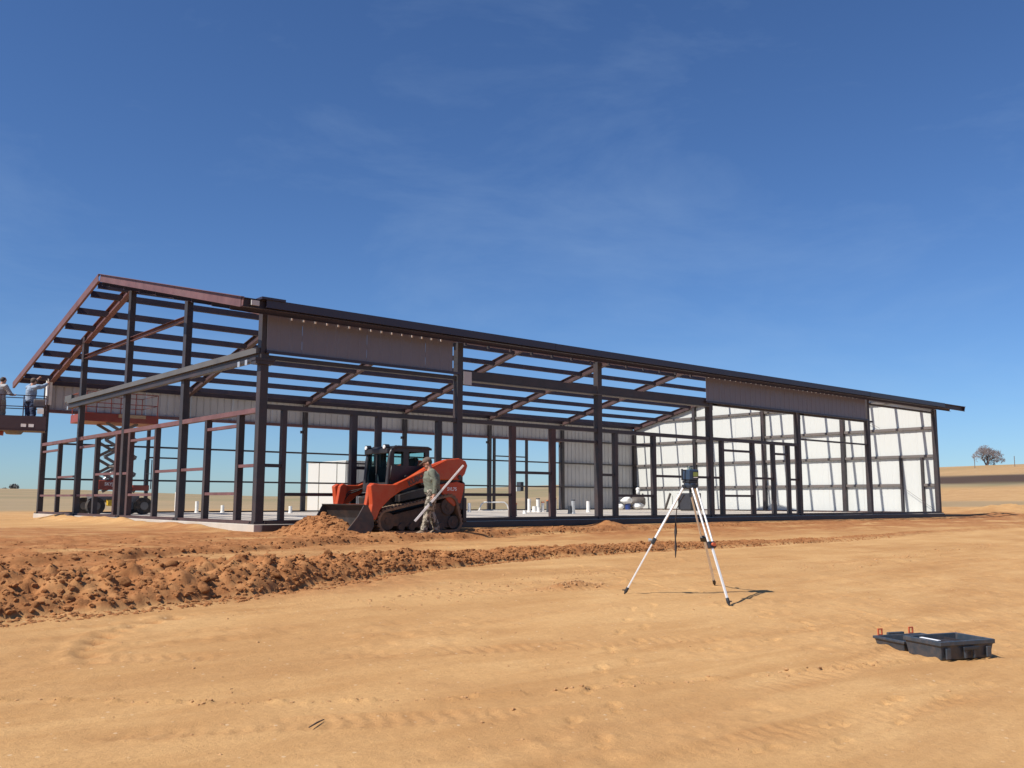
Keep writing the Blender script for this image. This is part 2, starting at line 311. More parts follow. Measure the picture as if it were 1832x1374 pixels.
    for pl_, wd_ in TRACKS:
        dmin = np.full(x.shape, 9.0); al = np.zeros(x.shape); acc = 0.0
        for (ax, ay), (bx, by) in zip(pl_[:-1], pl_[1:]):
            lx, ly = bx-ax, by-ay; ln_ = math.hypot(lx, ly); tt = np.clip(((x-ax)*lx+(y-ay)*ly)/ln_**2, 0, 1)
            d_ = (x-ax-tt*lx)*(-ly)/ln_+(y-ay-tt*ly)*lx/ln_; e_ = np.hypot(x-ax-tt*lx, y-ay-tt*ly); k_ = e_ < np.abs(dmin)
            dmin = np.where(k_, np.where(np.abs(d_) > e_*0.5, d_, e_), dmin); al = np.where(k_, acc+tt*ln_, al); acc += ln_
        end = sstep(0, 1.2, al)*(1-sstep(acc-1.2, acc, al)); fade = end*sstep(0.38, 0.62, fbm(x/1.1, y/0.7, 33)+0.04)
        band = np.where(np.abs(dmin) < wd_, 1.0, 0.0)*fade; rim = np.exp(-((np.abs(dmin)-wd_)/0.035)**2)*fade
        h = h-band*(0.007+0.0042*np.sign(np.sin(al*2*math.pi/0.13+np.abs(dmin)*14+4*fbm(x/0.5, y/0.5, 37))))*near+rim*0.010*(0.4+fbm(x/0.1, y/0.1, 34, 2))*near
        trk = np.maximum(trk, band*0.9+rim*0.5)
    for fx, fy, fa in PRINTS:
        u_ = (x-fx)*math.cos(fa)+(y-fy)*math.sin(fa); v_ = -(x-fx)*math.sin(fa)+(y-fy)*math.cos(fa)
        e1 = np.hypot((u_-0.055)/0.095, v_/0.052); e2 = np.hypot((u_+0.105)/0.048, v_/0.042); e_ = np.minimum(e1, e2)
        h = h-0.016*(1-sstep(0.75, 1.05, e_))*(0.8+0.35*np.sign(np.sin(u_*210)))+0.007*np.exp(-((e_-1.2)/0.16)**2)
    ch = sstep(0.52, 0.62, fbm(x/2.2, y/1.1, 35))*near*sstep(-20, -18, y); h = h+ch*0.035*(fbm(x/0.16, y/0.12, 36, 3)-0.5)
    flat = (np.abs(x-16.5) < 16.9) & (y > -0.35) & (y < 18.9)
    h = np.where(flat, np.minimum(h, -0.16), h)
    red = np.clip(1.25*np.clip((b1+b2)/0.06, 0, 1)*0.85+lz*0.95*sstep(0.28, 0.5, fbm(x/1.2, y/0.6, 20)) +
                  sstep(-6.2, -2.2, y+0.02*x)*(1-sstep(3, 8, y))*(1-sstep(36, 46, x))*sstep(0.22, 0.58, fbm(x/1.5, y/0.5, 21))*0.95, 0, 1)*near
    red = np.clip(red+1.5*np.exp(-((x-0.85)/0.8)**2-((y+1.25)/1.1)**2)+0.45*arc+0.6*np.exp(-((x+0.3)/0.6)**2-((y+10.3)/0.16)**2)+0.16*trk+0.10*ch, 0, 1)
    grass = sstep(48, 66, r+14*(fbm(x/14, y/14, 22)-0.5)+np.where(th > 50, -16, 0))
    grass = grass*np.where(th > 48, 1-0.75*sstep(48, 56, th)*(1-sstep(112, 124, r)), 1)*np.where(th > 48, 1-0.5*sstep(48, 56, th)*sstep(150, 156, r), 1)
    grass = np.maximum(grass, 0.85*sstep(48, 56, th)*sstep(70, 74, r)*(1-sstep(82, 88, r)))
    pl = sstep(124, 130, r+5*(fbm(x/20, y/20, 23)-0.5))*(1-sstep(150, 156, r+5*(fbm(x/20, y/20, 24)-0.5)))*sstep(45, 58, th)
    return h, red, grass, pl
def axis(parts):
    a = []
    for s, e, d in parts: a += list(np.arange(s, e-1e-6, d))
    return a
gx = [-900, -500, -300, -180, -110, -70, -45, -30, -22, -16, -13]+axis([(-11, -9, 0.12), (-9, 3, 0.030), (3, 6, 0.045), (6, 16, 0.06), (16, 34, 0.13), (34, 54, 0.3), (54, 80, 1.5), (80, 300, 5), (300, 520, 20)])+[520, 700, 1000, 1500]
gy = [-900, -400, -150, -70, -40, -28, -23]+axis([(-20, -17.5, 0.12), (-17.5, -12, 0.028), (-12, -1.2, 0.040), (-1.2, 0.6, 0.06), (0.6, 20, 0.5), (20, 50, 1.0), (50, 320, 4), (320, 560, 20)])+[560, 800, 1100, 1600]
GX, GY = np.meshgrid(np.array(gx), np.array(gy)); gh, gred, ggr, gpl = ground(GX.ravel(), GY.ravel())
nx, ny = len(gx), len(gy)
me = bpy.data.meshes.new('ground'); V = np.stack([GX.ravel(), GY.ravel(), gh], 1).astype(np.float32)
i0 = (np.arange(ny-1)[:, None]*nx+np.arange(nx-1)[None, :]).ravel(); Q = np.stack([i0, i0+1, i0+nx+1, i0+nx], 1).astype(np.int32)
me.vertices.add(len(V)); me.vertices.foreach_set('co', V.ravel()); me.loops.add(Q.size); me.loops.foreach_set('vertex_index', Q.ravel())
me.polygons.add(len(Q)); me.polygons.foreach_set('loop_start', (np.arange(len(Q))*4).astype(np.int32)); me.polygons.foreach_set('loop_total', np.full(len(Q), 4, np.int32))
me.update(calc_edges=True); me.polygons.foreach_set('use_smooth', np.ones(len(Q), bool))
ca = me.color_attributes.new('soil', 'FLOAT_COLOR', 'POINT'); ca.data.foreach_set('color', np.stack([gred, ggr, gpl, np.ones_like(gred)], 1).astype(np.float32).ravel())
def ground_material():
    m = bpy.data.materials.new('graded_clay'); m.use_nodes = True; t = m.node_tree; n = t.nodes; l = t.links.new
    b = n['Principled BSDF']; b.inputs['Roughness'].default_value = 0.95; b.inputs['Specular IOR Level'].default_value = 0.12
    tcn = n.new('ShaderNodeTexCoord'); at = n.new('ShaderNodeAttribute'); at.attribute_name = 'soil'
    sp = n.new('ShaderNodeSeparateColor'); l(at.outputs['Color'], sp.inputs[0])
    def noise(scale, detail, rough, stretch=None, dist=0.0):
        z = n.new('ShaderNodeTexNoise'); z.inputs['Scale'].default_value = scale; z.inputs['Detail'].default_value = detail; z.inputs['Roughness'].default_value = rough; z.inputs['Distortion'].default_value = dist
        if stretch:
            q = n.new('ShaderNodeMapping'); q.inputs['Scale'].default_value = stretch; q.inputs['Rotation'].default_value = (0, 0, R(-14)); l(tcn.outputs['Object'], q.inputs[0]); l(q.outputs[0], z.inputs['Vector'])
        else: l(tcn.outputs['Object'], z.inputs['Vector'])
        return z.outputs['Fac']
    def ramp(fac, stops):
        c = n.new('ShaderNodeValToRGB'); e = c.color_ramp.elements; e[0].position, e[0].color = stops[0][0], (*stops[0][1], 1); e[1].position, e[1].color = stops[-1][0], (*stops[-1][1], 1)
        for p, q in stops[1:-1]: k = e.new(p); k.color = (*q, 1)
        l(fac, c.inputs[0]); return c.outputs[0]
    def mix(f, a, bb, mode='MIX'):
        x = n.new('ShaderNodeMix'); x.data_type = 'RGBA'; x.blend_type = mode
        if isinstance(f, float): x.inputs[0].default_value = f
        else: l(f, x.inputs[0])
        for s, i in ((a, 6), (bb, 7)):
            if isinstance(s, tuple): x.inputs[i].default_value = (*s, 1)
            else: l(s, x.inputs[i])
        return x.outputs[2]
    def mrange(fac, a, bb, c, d):
        x = n.new('ShaderNodeMapRange'); x.inputs['From Min'].default_value = a; x.inputs['From Max'].default_value = bb; x.inputs['To Min'].default_value = c; x.inputs['To Max'].default_value = d
        l(fac, x.inputs['Value']); return x.outputs[0]
    tan = ramp(noise(0.55, 9, 0.62), [(0.30, (0.455, 0.252, 0.104)), (0.50, (0.545, 0.318, 0.134)), (0.70, (0.60, 0.368, 0.164))])
    streak = noise(1.0, 8, 0.6, (0.55, 2.6, 1), 0.4)
    tan = mix(mrange(streak, 0.42, 0.68, 0.0, 0.8), tan, (0.43, 0.228, 0.088))
    patch = noise(0.22, 6, 0.6, (0.6, 1.4, 1), 0.5)
    tan = mix(mrange(patch, 0.50, 0.66, 0.0, 0.7), tan, (0.575, 0.345, 0.150))
    damp = noise(0.30, 7, 0.62, (0.5, 1.5, 1), 1.0)
    tan = mix(mrange(damp, 0.52, 0.66, 0.0, 0.5), tan, (0.38, 0.195, 0.075))
    speck = noise(13, 5, 0.75)
    tan = mix(mrange(speck, 0.60, 0.68, 0.0, 0.55), tan, (0.27, 0.145, 0.065))
    fine = noise(26, 6, 0.7); tan = mix(mrange(fine, 0.35, 0.62, 0.35, 0.0), tan, (0.33, 0.18, 0.08))
    vo = n.new('ShaderNodeTexVoronoi'); vo.inputs['Scale'].default_value = 7.0; vo.inputs['Randomness'].default_value = 1.0; l(tcn.outputs['Object'], vo.inputs['Vector'])
    tan = mix(mrange(vo.outputs['Distance'], 0.06, 0.10, 0.55, 0.0), tan, (0.66, 0.50, 0.33))
    red = ramp(noise(3.5, 9, 0.7), [(0.28, (0.205, 0.080, 0.030)), (0.50, (0.325, 0.138, 0.052)), (0.74, (0.44, 0.210, 0.086))])
    rn = n.new('ShaderNodeMath'); rn.operation = 'MULTIPLY'; l(sp.outputs[0], rn.inputs[0]); l(mrange(noise(1.6, 8, 0.7), 0.28, 0.50, 0.50, 1.0), rn.inputs[1])
    col = mix(rn.outputs[0], tan, red)
    gr = ramp(noise(0.035, 8, 0.65, (1.0, 2.5, 1)), [(0.30, (0.235, 0.180, 0.105)), (0.5, (0.31, 0.230, 0.135)), (0.70, (0.38, 0.265, 0.150))])
    gr = mix(mrange(noise(0.012, 5, 0.6, (0.7, 3.0, 1)), 0.48, 0.60, 0.0, 0.6), gr, (0.20, 0.185, 0.10))
    col = mix(sp.outputs[1], col, gr)
    col = mix(sp.outputs[2], col, (0.080, 0.052, 0.038))
    l(col, b.inputs['Base Color'])
    b1 = n.new('ShaderNodeBump'); b1.inputs['Strength'].default_value = 0.6; b1.inputs['Distance'].default_value = 0.012
    l(noise(55, 8, 0.72), b1.inputs['Height'])
    b2 = n.new('ShaderNodeBump'); b2.inputs['Strength'].default_value = 0.45; b2.inputs['Distance'].default_value = 0.03
    l(noise(9, 8, 0.68), b2.inputs['Height']); l(b1.outputs[0], b2.inputs['Normal']); l(b2.outputs[0], b.inputs['Normal'])
    MATS['graded_clay'] = m
ground_material()
gnd = bpy.data.objects.new('ground', me); COL.objects.link(gnd); me.materials.append(MATS['graded_clay']); kind(gnd, 'structure')
def gz(x, y): return float(ground(np.array([x]), np.array([y]))[0][0])

# clods of soil: the large ones singly, crumbs as one mass
import bmesh
def clod_mesh(seed, sub=1):
    r_ = random.Random(seed); bm = bmesh.new(); bmesh.ops.create_icosphere(bm, subdivisions=sub, radius=1.0)
    sc = (r_.uniform(0.8, 1.3), r_.uniform(0.75, 1.1), r_.uniform(0.55, 0.85))
    bumps = [(Vector((r_.gauss(0, 1), r_.gauss(0, 1), r_.gauss(0, 1))).normalized(), r_.uniform(-0.28, 0.34), r_.uniform(2.5, 9)) for _ in range(11)]
    for v in bm.verts:
        d = v.co.normalized(); k = 0.82
        for bn, amp, sh in bumps: k += amp*math.exp(-sh*(1-d.dot(bn)))
        c = d*k*(1+r_.uniform(-0.20, 0.20)) if sub == 1 else d*k
        v.co = Vector((c.x*sc[0], c.y*sc[1], c.z*sc[2]))
    vv = np.array([v.co[:] for v in bm.verts]); ff = [tuple(v.index for v in f.verts) for f in bm.faces]
    if sub > 1:
        o_ = seed*3.7
        n_ = sum(fbm(vv[:, a]*2.1+o_, vv[:, b_]*2.1+o_*1.7, 50+a, 4) for a, b_ in ((0, 1), (1, 2), (2, 0)))/3-0.5
        m_ = sum(np.abs(fbm(vv[:, a]*4.5+o_, vv[:, b_]*4.5-o_, 60+a, 3)-0.5) for a, b_ in ((0, 1), (1, 2), (2, 0)))/3
        vv = vv*(1+0.9*n_-0.9*m_)[:, None]
    bm.free(); return vv, ff
CL = [clod_mesh(100+i) for i in range(10)]
CL2 = [clod_mesh(200+i, 3) for i in range(8)]
CLM = []
for i, (vv, ff) in enumerate(CL2):
    m_ = bpy.data.meshes.new('dirt_clod'); m_.from_pydata(vv.tolist(), [], ff); m_.polygons.foreach_set('use_smooth', [True]*len(ff)); m_.materials.append(MATS['clod_soil']); CLM.append(m_)
def b1_point(lo, hi, tlo=0.0, thi=0.95):
    x = rng.uniform(lo, hi); f = np.interp(x, B1X, B1F); w = np.interp(x, B1X, B1W); t = rng.beta(1.1, 1.9)*(thi-tlo)+tlo
    return x, f+t*w
for i in range(260):
    x, y = b1_point(-8.6, 5.5, 0.02, 0.75); s = (0.04+0.085*rng.random()**2)*float(np.interp(x, [-8, -3, 2, 6], [1.2, 1.0, 0.7, 0.55]))
    o = bpy.data.objects.new('dirt_clod', CLM[i % 8]); COL.objects.link(o); o.parent = gnd
    o.location = (x, y, gz(x, y)-s*0.22); o.scale = (s*rng.uniform(.8, 1.3), s, s*rng.uniform(.8, 1.1)); o.rotation_euler = (rng.uniform(-.5, .5), rng.uniform(-.5, .5), rng.uniform(0, 6.28))
def clod_mass(name, pts, smin, smax, label, power=2.0, mat='clod_soil'):
    vs, fs, o = [], [], 0; pts = np.array(pts); zz = ground(pts[:, 0], pts[:, 1])[0]
    for (x, y, k), z in zip(pts, zz):
        vv, ff = CL[rng.integers(10)]; s = (smin+(smax-smin)*rng.random()**power)*k; a = rng.uniform(0, 6.28); c, sn = math.cos(a), math.sin(a)
        w = vv*s*np.array([rng.uniform(.8, 1.3), 1, rng.uniform(.7, 1.1)]); w = np.stack([w[:, 0]*c-w[:, 1]*sn+x, w[:, 0]*sn+w[:, 1]*c+y, w[:, 2]+z-s*0.08], 1)
        vs.append(w); fs += [tuple(i+o for i in f) for f in ff]; o += len(vv)
    m_ = bpy.data.meshes.new(name); m_.from_pydata(np.concatenate(vs).tolist(), [], fs); m_.materials.append(MATS[mat])
    ob = bpy.data.objects.new(name, m_); COL.objects.link(ob); kind(ob, 'stuff'); tag(ob, label, 'dirt'); return ob
pts = []
while len(pts) < 13500:
    q_ = b1_point(-9, 17, -0.12, 1.0); k_ = float(np.interp(q_[0], [2, 6, 12, 17], [1, 0.55, 0.22, 0.04]))*(0.35+1.3*float(vn(q_[0]/0.7, q_[1]/0.6, 40)))
    if rng.random() < k_: pts.append((*q_, float(np.interp(q_[0], [4, 12], [1.0, 0.75]))))
clod_mass('windrow_crumbs', pts, 0.008, 0.046, 'crumbled red-brown soil heaped along the long windrow', 1.8)
pts = []
for _ in range(2300):
    x = rng.uniform(-7, 16); pts.append((x, float(np.interp(x, B2X, B2F))+rng.uniform(-0.15, 0.75), 1.0 if x < 9 else 0.7))
for _ in range(1500):
    x = rng.uniform(-8.5, -0.5); pts.append((x, rng.uniform(-6.8, -1.0), 0.7))
for _ in range(620): pts.append((rng.normal(0.78, 0.42), rng.normal(-1.3, 0.55), 1.2))
clod_mass('loose_soil_crumbs', pts, 0.010, 0.055, 'loose crumbs of red-brown soil between the windrow and the slab', 2.0)
pts = []
for _ in range(1500):
    x = rng.uniform(-7.5, 14); pts.append((x, rng.uniform(-16.5, -7.5), 0.8))
for _ in range(260):
    x = rng.uniform(-7.8, -1); ln = np.interp(x, [-8.5, -7.5, -6.5, -5.25, -4.5, -3, 0, 4], [-12.1, -12.64, -13.39, -14.15, -14.43, -14.83, -15.6, -16.3]); pts.append((x, float(ln)+rng.normal(0, 0.04), 0.9))
for _ in range(160): pts.append((rng.normal(-0.3, 0.4), rng.normal(-10.3, 0.08), 1.7))
for _ in range(420):
    x = rng.uniform(-3.6, 1.5); pts.append((x, rng.normal(-9.6+0.25*x, 0.35)+0.2, 1.2))
for _ in range(300):
    x = rng.uniform(5, 17); pts.append((x, -10.4+0.12*(x-5)+rng.normal(0, 0.2), 1.6))
clod_mass('scattered_crumbs', pts, 0.004, 0.026, 'small crumbs of soil scattered over the graded ground', 2.6, 'clod_light')

# ------------------------------------------------------------------ slab and steel building
L, W, B = 33.0, 18.35, 4.587
XF = [0.0, 5.56, 10.88, 16.3, 21.68, 26.9, 33.0]           # front columns
XB = [0.0, 5.35, 10.82, 16.24, 21.62, 26.95, 33.0]         # frames and far columns
def zt(y): return 7.25-0.2355*abs(y-W/2)
s = MB(); s.box(-0.16, L+0.16, -0.17, W+0.18, -0.42, 0.0); slab = s.build('concrete_slab', 'concrete', None, 0.012); kind(slab, 'structure')
bld = thing('steel_frame_building', 'unfinished metal building, bare dark steel frame and purlins with white-sheeted right gable', 'building', (0, 0, 0))
def col(x, y, top, w=0.19, d=0.19, m='dark_primer', z0=0.0):
    c = MB().box(x-w/2, x+w/2, y-d/2, y+d/2, z0, top).build('column', m, bld, 0.008, 1)
    p = MB().box(x-w/2-0.05, x+w/2+0.05, y-d/2-0.05, y+d/2+0.05, 0.0, 0.022)
    for sx in (-1, 1):
        for sy in (-1, 1): p.box(x+sx*(w/2+.025)-.012, x+sx*(w/2+.025)+.012, y+sy*(d/2+.025)-.012, y+sy*(d/2+.025)+.012, 0.02, 0.06)
    o = p.build('base_plate', 'dark_primer', c); o.location = (0, 0, 0)
    return c
for i, x in enumerate(XF):
    top = {0: 4.78, 1: 4.72, 2: 4.72, 3: 3.98, 4: 3.92, 5: 4.74, 6: 4.72}[i]
    c = col(x, 0.0, top, 0.20 if i in (0, 6) else 0.19)
    if i in (3, 4, 5):                                       # seat bracket welded to the column head
        MB().box(x+0.10, x+0.42, -0.05, 0.05, 3.80, 3.87).box(x+0.10, x+0.14, -0.07, 0.07, 3.62, 3.80).build('bracket', 'dark_primer', c)
    if i in (0,):
        MB().box(x-0.26, x+0.22, -0.16, 0.12, 3.66, 3.72).box(x-0.24, x+0.2, -0.14, 0.10, 3.58, 3.66).build('cap_plate', 'dark_primer', c)
for k in (1, 2, 3): col(0.0, B*k, zt(B*k)-0.12, 0.17, 0.2)
for k in (1, 2, 3): col(L, B*k, zt(B*k)-0.32, 0.17, 0.19)
for i, x in enumerate(XB): col(x, W, zt(W)-0.32, 0.19, 0.17)
# rafters: the two gable frames in channel, inner frames as rolled beams, each half its own piece
for i, x in enumerate(XB):
    for s_ in (0, 1):
        y0, y1 = (W/2, W+0.02) if s_ else (-0.02, W/2)
        p, q = (x, y0, zt(y0)-0.22), (x, y1, zt(y1)-0.22)
        MB().ibeam(p, q, 0.17, 0.28, 0.022, 0.016).build('rafter', 'red_primer' if i == 0 else 'brown_primer', bld)
        if 0 < i < 6:
            MB().bar((x, W/2-0.22, zt(W/2)-0.30), (x, W/2+0.22, zt(W/2)-0.30), 0.02, 0.34).build('ridge_splice_plate', 'brown_primer', bld) if s_ else None
# purlins, eave struts
PY = [W/2+d for d in (0.25, 0.92, 2.25, 3.54, 4.82, 6.08, 7.30, 8.52)]
for y in PY+[W-v for v in PY]+[-0.35]:
    n_ = 1 if y > W/2 else -1
    MB().channel((-0.97, y, zt(y)-0.235), (L+0.97, y, zt(y)-0.235), 0.075, 0.20, 0.012, (0, 0.2355*n_, 1), n_).build('purlin', 'purlin_steel', bld)
MB().channel((-0.97, W+0.02, zt(W)-0.15), (L+0.97, W+0.02, zt(W)-0.15), 0.09, 0.22, 0.012, (0, 0, 1), 1).build('eave_strut', 'purlin_steel', bld)
MB().channel((-0.99, -0.94, zt(-0.94)-0.12), (L+0.98, -0.94, zt(-0.94)-0.12), 0.08, 0.2, 0.012, (0, 0, 1), -1).build('eave_strut', 'purlin_steel', bld)
for xx, mm in ((-1.0, 'red_primer'), (L+1.0, 'trim_charcoal')):
    for a, b_ in ((-1.0, W/2), (W/2, W+0.75)):
        MB().channel((xx, a, zt(a)-0.115), (xx, b_, zt(b_)-0.115), 0.07, 0.23, 0.012, (0, 0, 1), (-1 if a > 0 else 1)*(-1 if xx < 0 else 1)*-1).build('rake_channel', mm, bld)
# eave fascia over the front wall, in lapped lengths
for a, b_, dz in ((-0.45, 8.2, 0.0), (8.15, 16.8, -0.004), (16.75, 25.4, 0.0), (25.35, 31.9, -0.004)):
    zt0 = zt(-1.0)+0.01+dz
    MB().bar((a, -1.015+dz, zt0-0.09), (b_, -1.015+dz, zt0-0.09), 0.03, 0.18).bar((a, -0.985, zt0-0.175), (b_, -0.985, zt0-0.175), 0.10, 0.012).build('eave_fascia', 'trim_charcoal', bld)
MB().box(-0.58, -0.02, -1.07, -0.75, zt(-1)+0.0, zt(-1)+0.05).build('fascia_end_cap', 'trim_charcoal', bld)
MB().box(-0.80, -0.62, -1.035, -1.0, zt(-1)-0.16, zt(-1)-0.05).build('shipping_tag', 'liner_panel', bld)
# clips under the ridge purlin, seen below the fascia
for x in np.arange(6.2, 16.1, 0.82): MB().box(x-0.03, x+0.03, 0.50, 0.56, zt(0.53)-0.43, zt(0.53)-0.28).build('purlin_clip', 'dark_primer', bld)
MB().channel((0.1, 0.62, zt(0.62)-0.30), (L-0.1, 0.62, zt(0.62)-0.30), 0.08, 0.16, 0.012, (0, 0, 1), 1).build('inner_eave_strut', 'red_primer', bld)

def ribbed(mb, u0, u1, z0, ztop, place, pitch=0.305, depth=0.03):
    """one ribbed sheet from u0 to u1; ztop(u) its top; place(u, out, z) -> point"""
    us = [u0]; k = math.ceil(u0/pitch-1e-6)*pitch
    prof = []
    while k < u1-0.02:
        prof += [(k-0.045, 0), (k-0.02, depth), (k+0.02, depth), (k+0.045, 0)]; k += pitch
    pr = [(u0, 0)]+[(u, o) for u, o in prof if u0 < u < u1]+[(u1, 0)]
    n = len(pr); t = 0.006
    v = [place(u, o, z0) for u, o in pr]+[place(u, o, ztop(u)) for u, o in pr]+[place(u, o+t, z0) for u, o in pr]+[place(u, o+t, ztop(u)) for u, o in pr]
    fs = []
    for i in range(n-1):
        fs += [(i, i+1, n+i+1, n+i), (2*n+i, 3*n+i, 3*n+i+1, 2*n+i+1), (i, 2*n+i, 2*n+i+1, i+1), (n+i, n+i+1, 3*n+i+1, 3*n+i)]
    fs += [(0, n, 3*n, 2*n), (n-1, 3*n-1, 4*n-1, 2*n-1)]
    return mb.add(v, fs)
def sheets(a, b_, z0, ztop, place, mat, name='wall_sheet', step=0.915, depth=0.03):
    n = max(1, round((b_-a)/step)); out = []
    for i in range(n):
        u0, u1 = a+(b_-a)*i/n, a+(b_-a)*(i+1)/n-0.004; o_ = 0.004*(i % 2)
        out.append(ribbed(MB(), u0, u1, z0, ztop, lambda u, o, z, o_=o_: place(u, o+o_, z), 0.305, depth).build(name, mat, bld))
    return out
# charcoal sheeting hung over the front
MB().box(0.02, L+0.12, -0.215, -0.175, -0.16, -0.012).build('slab_edge_shade', 'dark_primer', bld)  # added dark strip: deep shade on the front slab edge put in as colour
fr = sheets(0.02, 5.28, 3.90, lambda u: 4.90, lambda u, o, z: (u, -0.115-o, z), 'charcoal_panel', depth=0.010)
fr2 = sheets(16.02, 26.62, 3.90, lambda u: 4.90, lambda u, o, z: (u, -0.115-o, z), 'charcoal_panel', depth=0.010)
MB().channel((0.0, -0.14, 3.87), (5.5, -0.14, 3.87), 0.07, 0.06, 0.01).build('sheet_trim', 'trim_charcoal', bld)
MB().channel((16.0, -0.14, 3.87), (26.8, -0.14, 3.87), 0.07, 0.06, 0.01).build('sheet_trim', 'trim_charcoal', bld)
def rib_gaps(sh, a, b_, mat='decal_white'):  # added white tabs that paint the daylight showing through the rib gaps
    k = math.ceil(a/0.305)*0.305
    while k < b_:
        par = min(sh, key=lambda o: abs(sum(v.co.x for v in o.data.vertices)/len(o.data.vertices)-k))
        MB().box(k-0.022, k+0.018, -0.152, -0.140, 4.66 if k < 6 else 4.70, 4.81+0.02*math.sin(k*9)).build('rib_gap_light', mat, par); k += 0.305
rib_gaps(fr, 0.6, 5.1); rib_gaps(fr2, 16.1, 26.0)
# header beams
MB().bar((0.1, 0.005, 3.76), (5.46, 0.005, 3.76), 0.12, 0.1).build('header_beam', 'dark_primer', bld)
h1 = MB().box(5.68, 16.2, -0.08, 0.08, 3.75, 3.97).build('header_beam', 'dark_primer', bld)
MB().box(5.68, 16.2, -0.11, 0.13, 3.71, 3.738).build('bottom_flange', 'grey_primer', h1)
MB().box(5.66, 5.93, -0.115, -0.092, 3.60, 3.95).build('gusset_plate', 'liner_panel', h1)
MB().box(16.42, 26.8, -0.05, 0.05, 3.78, 3.90).build('header_beam', 'dark_primer', bld)
h2 = MB().box(-0.19, -0.10, -0.02, 14.9, 3.83, 3.965).build('header_beam', 'grey_primer', bld)
MB().box(-0.12, -0.098, -0.02, 14.9, 3.68, 3.828).box(-0.17, -0.02, -0.02, 14.9, 3.66, 3.678).build('shaded_underside', 'dark_primer', h2)  # dark lower strip: shade under the beam put in as dark primer
for y in (0.35, 0.75, 14.6): MB().box(-0.225, -0.202, y, y+0.12, 3.60, 3.72).build('bolt_plate', 'galvanized', h2)
MB().box(-0.16, -0.06, 14.5, 15.3, 3.9, 4.12).build('end_plate', 'grey_primer', h2)
MB().channel((0.0, B+0.08, 5.36), (0.0, 3*B-0.08, 5.36), 0.09, 0.13).build('girt', 'red_primer', bld)
# left gable wall: plate, studs and rails
def yrail(y0, y1, z, m='red_primer', t=0.07, name='girt'): MB().box(-0.055, 0.052, y0, y1, z-t/2, z+t/2).build(name, m, bld)
def xrail(x0, x1, z, m='dark_primer', t=0.075, y=0.0, name='girt'): MB().box(x0, x1, y-0.052, y+0.055, z-t/2, z+t/2).build(name, m, bld)
MB().box(-0.075, 0.075, 0.1, W-0.08, 2.50, 2.61).build('top_plate', 'red_primer', bld)
MB().box(-0.078, 0.078, 0.1, W-0.08, 0.003, 0.075).build('base_channel', 'brown_primer', bld)
for y, w in ((16.06, .13), (11.77, .15), (9.75, .17), (8.59, .17), (6.44, .13), (2.94, .14), (1.06, .15)):
    MB().box(-0.07, 0.07, y-w/2, y+w/2, 0.076, 2.498).build('stud', 'brown_primer' if y in (8.59, 9.75) else 'dark_primer', bld)
for y0, y1, z in ((16.13, 18.2, 2.28), (13.86, 15.99, 1.30), (11.85, 13.6, 2.26), (9.84, 11.69, 1.32), (6.51, 8.5, 2.25), (4.7, 6.37, 1.30), (3.01, 4.47, 1.30), (1.14, 2.87, 2.26), (1.14, 2.87, 0.68), (0.11, 0.98, 1.31), (16.13, 18.2, 0.66), (13.86, 15.99, 0.66), (11.85, 13.6, 0.66), (9.84, 11.69, 0.66), (6.51, 8.5, 0.67), (8.68, 9.66, 1.30)):
    yrail(y0, y1, z)
# front wall framing
MB().box(0.11, 21.58, -0.075, 0.075, 2.58, 2.69).build('top_plate', 'dark_primer', bld)
MB().box(0.11, 32.9, -0.105, 0.065, 0.003, 0.085).build('base_channel', 'dark_primer', bld)
for x, w in ((0.56, .11), (2.40, .15), (3.10, .13), (4.93, .14), (7.47, .16), (8.98, .17), (11.61, .14), (13.39, .14), (16.95, .14), (18.74, .14), (20.01, .13), (20.98, .13)):
    MB().box(x-w/2, x+w/2, -0.07, 0.07, 0.086, 2.578).build('stud', 'brown_primer' if x in (7.47, 8.98) else 'dark_primer', bld)
for x0, x1, z in ((0.63, 2.32, 0.665), (0.1, 0.5, 1.31), (2.48, 3.03, 1.31), (3.17, 4.86, 1.31), (2.48, 3.03, 0.67), (5.66, 7.38, 0.69), (7.56, 8.89, 1.31), (9.07, 10.78, 2.28), (10.98, 11.53, 1.31), (11.69, 13.31, 2.28), (11.69, 13.31, 0.69), (13.47, 16.2, 1.32), (16.4, 16.87, 1.32), (17.03, 18.66, 2.27), (17.03, 18.66, 0.71), (18.82, 19.94, 1.34), (20.08, 20.9, 2.25), (21.06, 21.58, 1.33)):
    xrail(x0, x1, z)
xrail(21.79, 26.8, 2.86, 'dark_primer', 0.06); xrail(27.0, 32.9, 4.56, 'dark_primer', 0.07); xrail(27.0, 32.9, 4.78, 'brown_primer', 0.10)
# far wall: header sheeting, full-height bay, girts, studs
place_far = lambda u, o, z: (u, W+0.10+o, z)
sheets(0.05, 26.75, 3.90, lambda u: 5.0, place_far, 'liner_panel'); sheets(26.75, L+0.02, 0.02, lambda u: 5.0, place_far, 'liner_panel')
MB().channel((0.0, W+0.06, 3.84), (26.9, W+0.06, 3.84), 0.2, 0.11, 0.012).build('sheet_trim', 'red_primer', bld)
for x0, x1 in zip(XB[:-1], XB[1:]):
    for z in (1.28, 2.62): xrail(x0+0.1, x1-0.1, z, 'dark_primer', 0.07, W)
    if x0 > 26: xrail(x0+0.1, x1-0.1, 3.9, 'dark_primer', 0.08, W)
xrail(10.93, 16.13, 2.22, 'dark_primer', 0.07, W-0.005); xrail(3.93, 5.24, 2.20, 'dark_primer', 0.06, W-0.005); xrail(22.02, 24.17, 2.86, 'dark_primer', 0.06, W-0.005)
for x in (3.87, 7.86, 21.95, 24.24): MB().box(x-0.06, x+0.06, W-0.06, W+0.06, 0.0, 3.79).build('stud', 'dark_primer', bld)
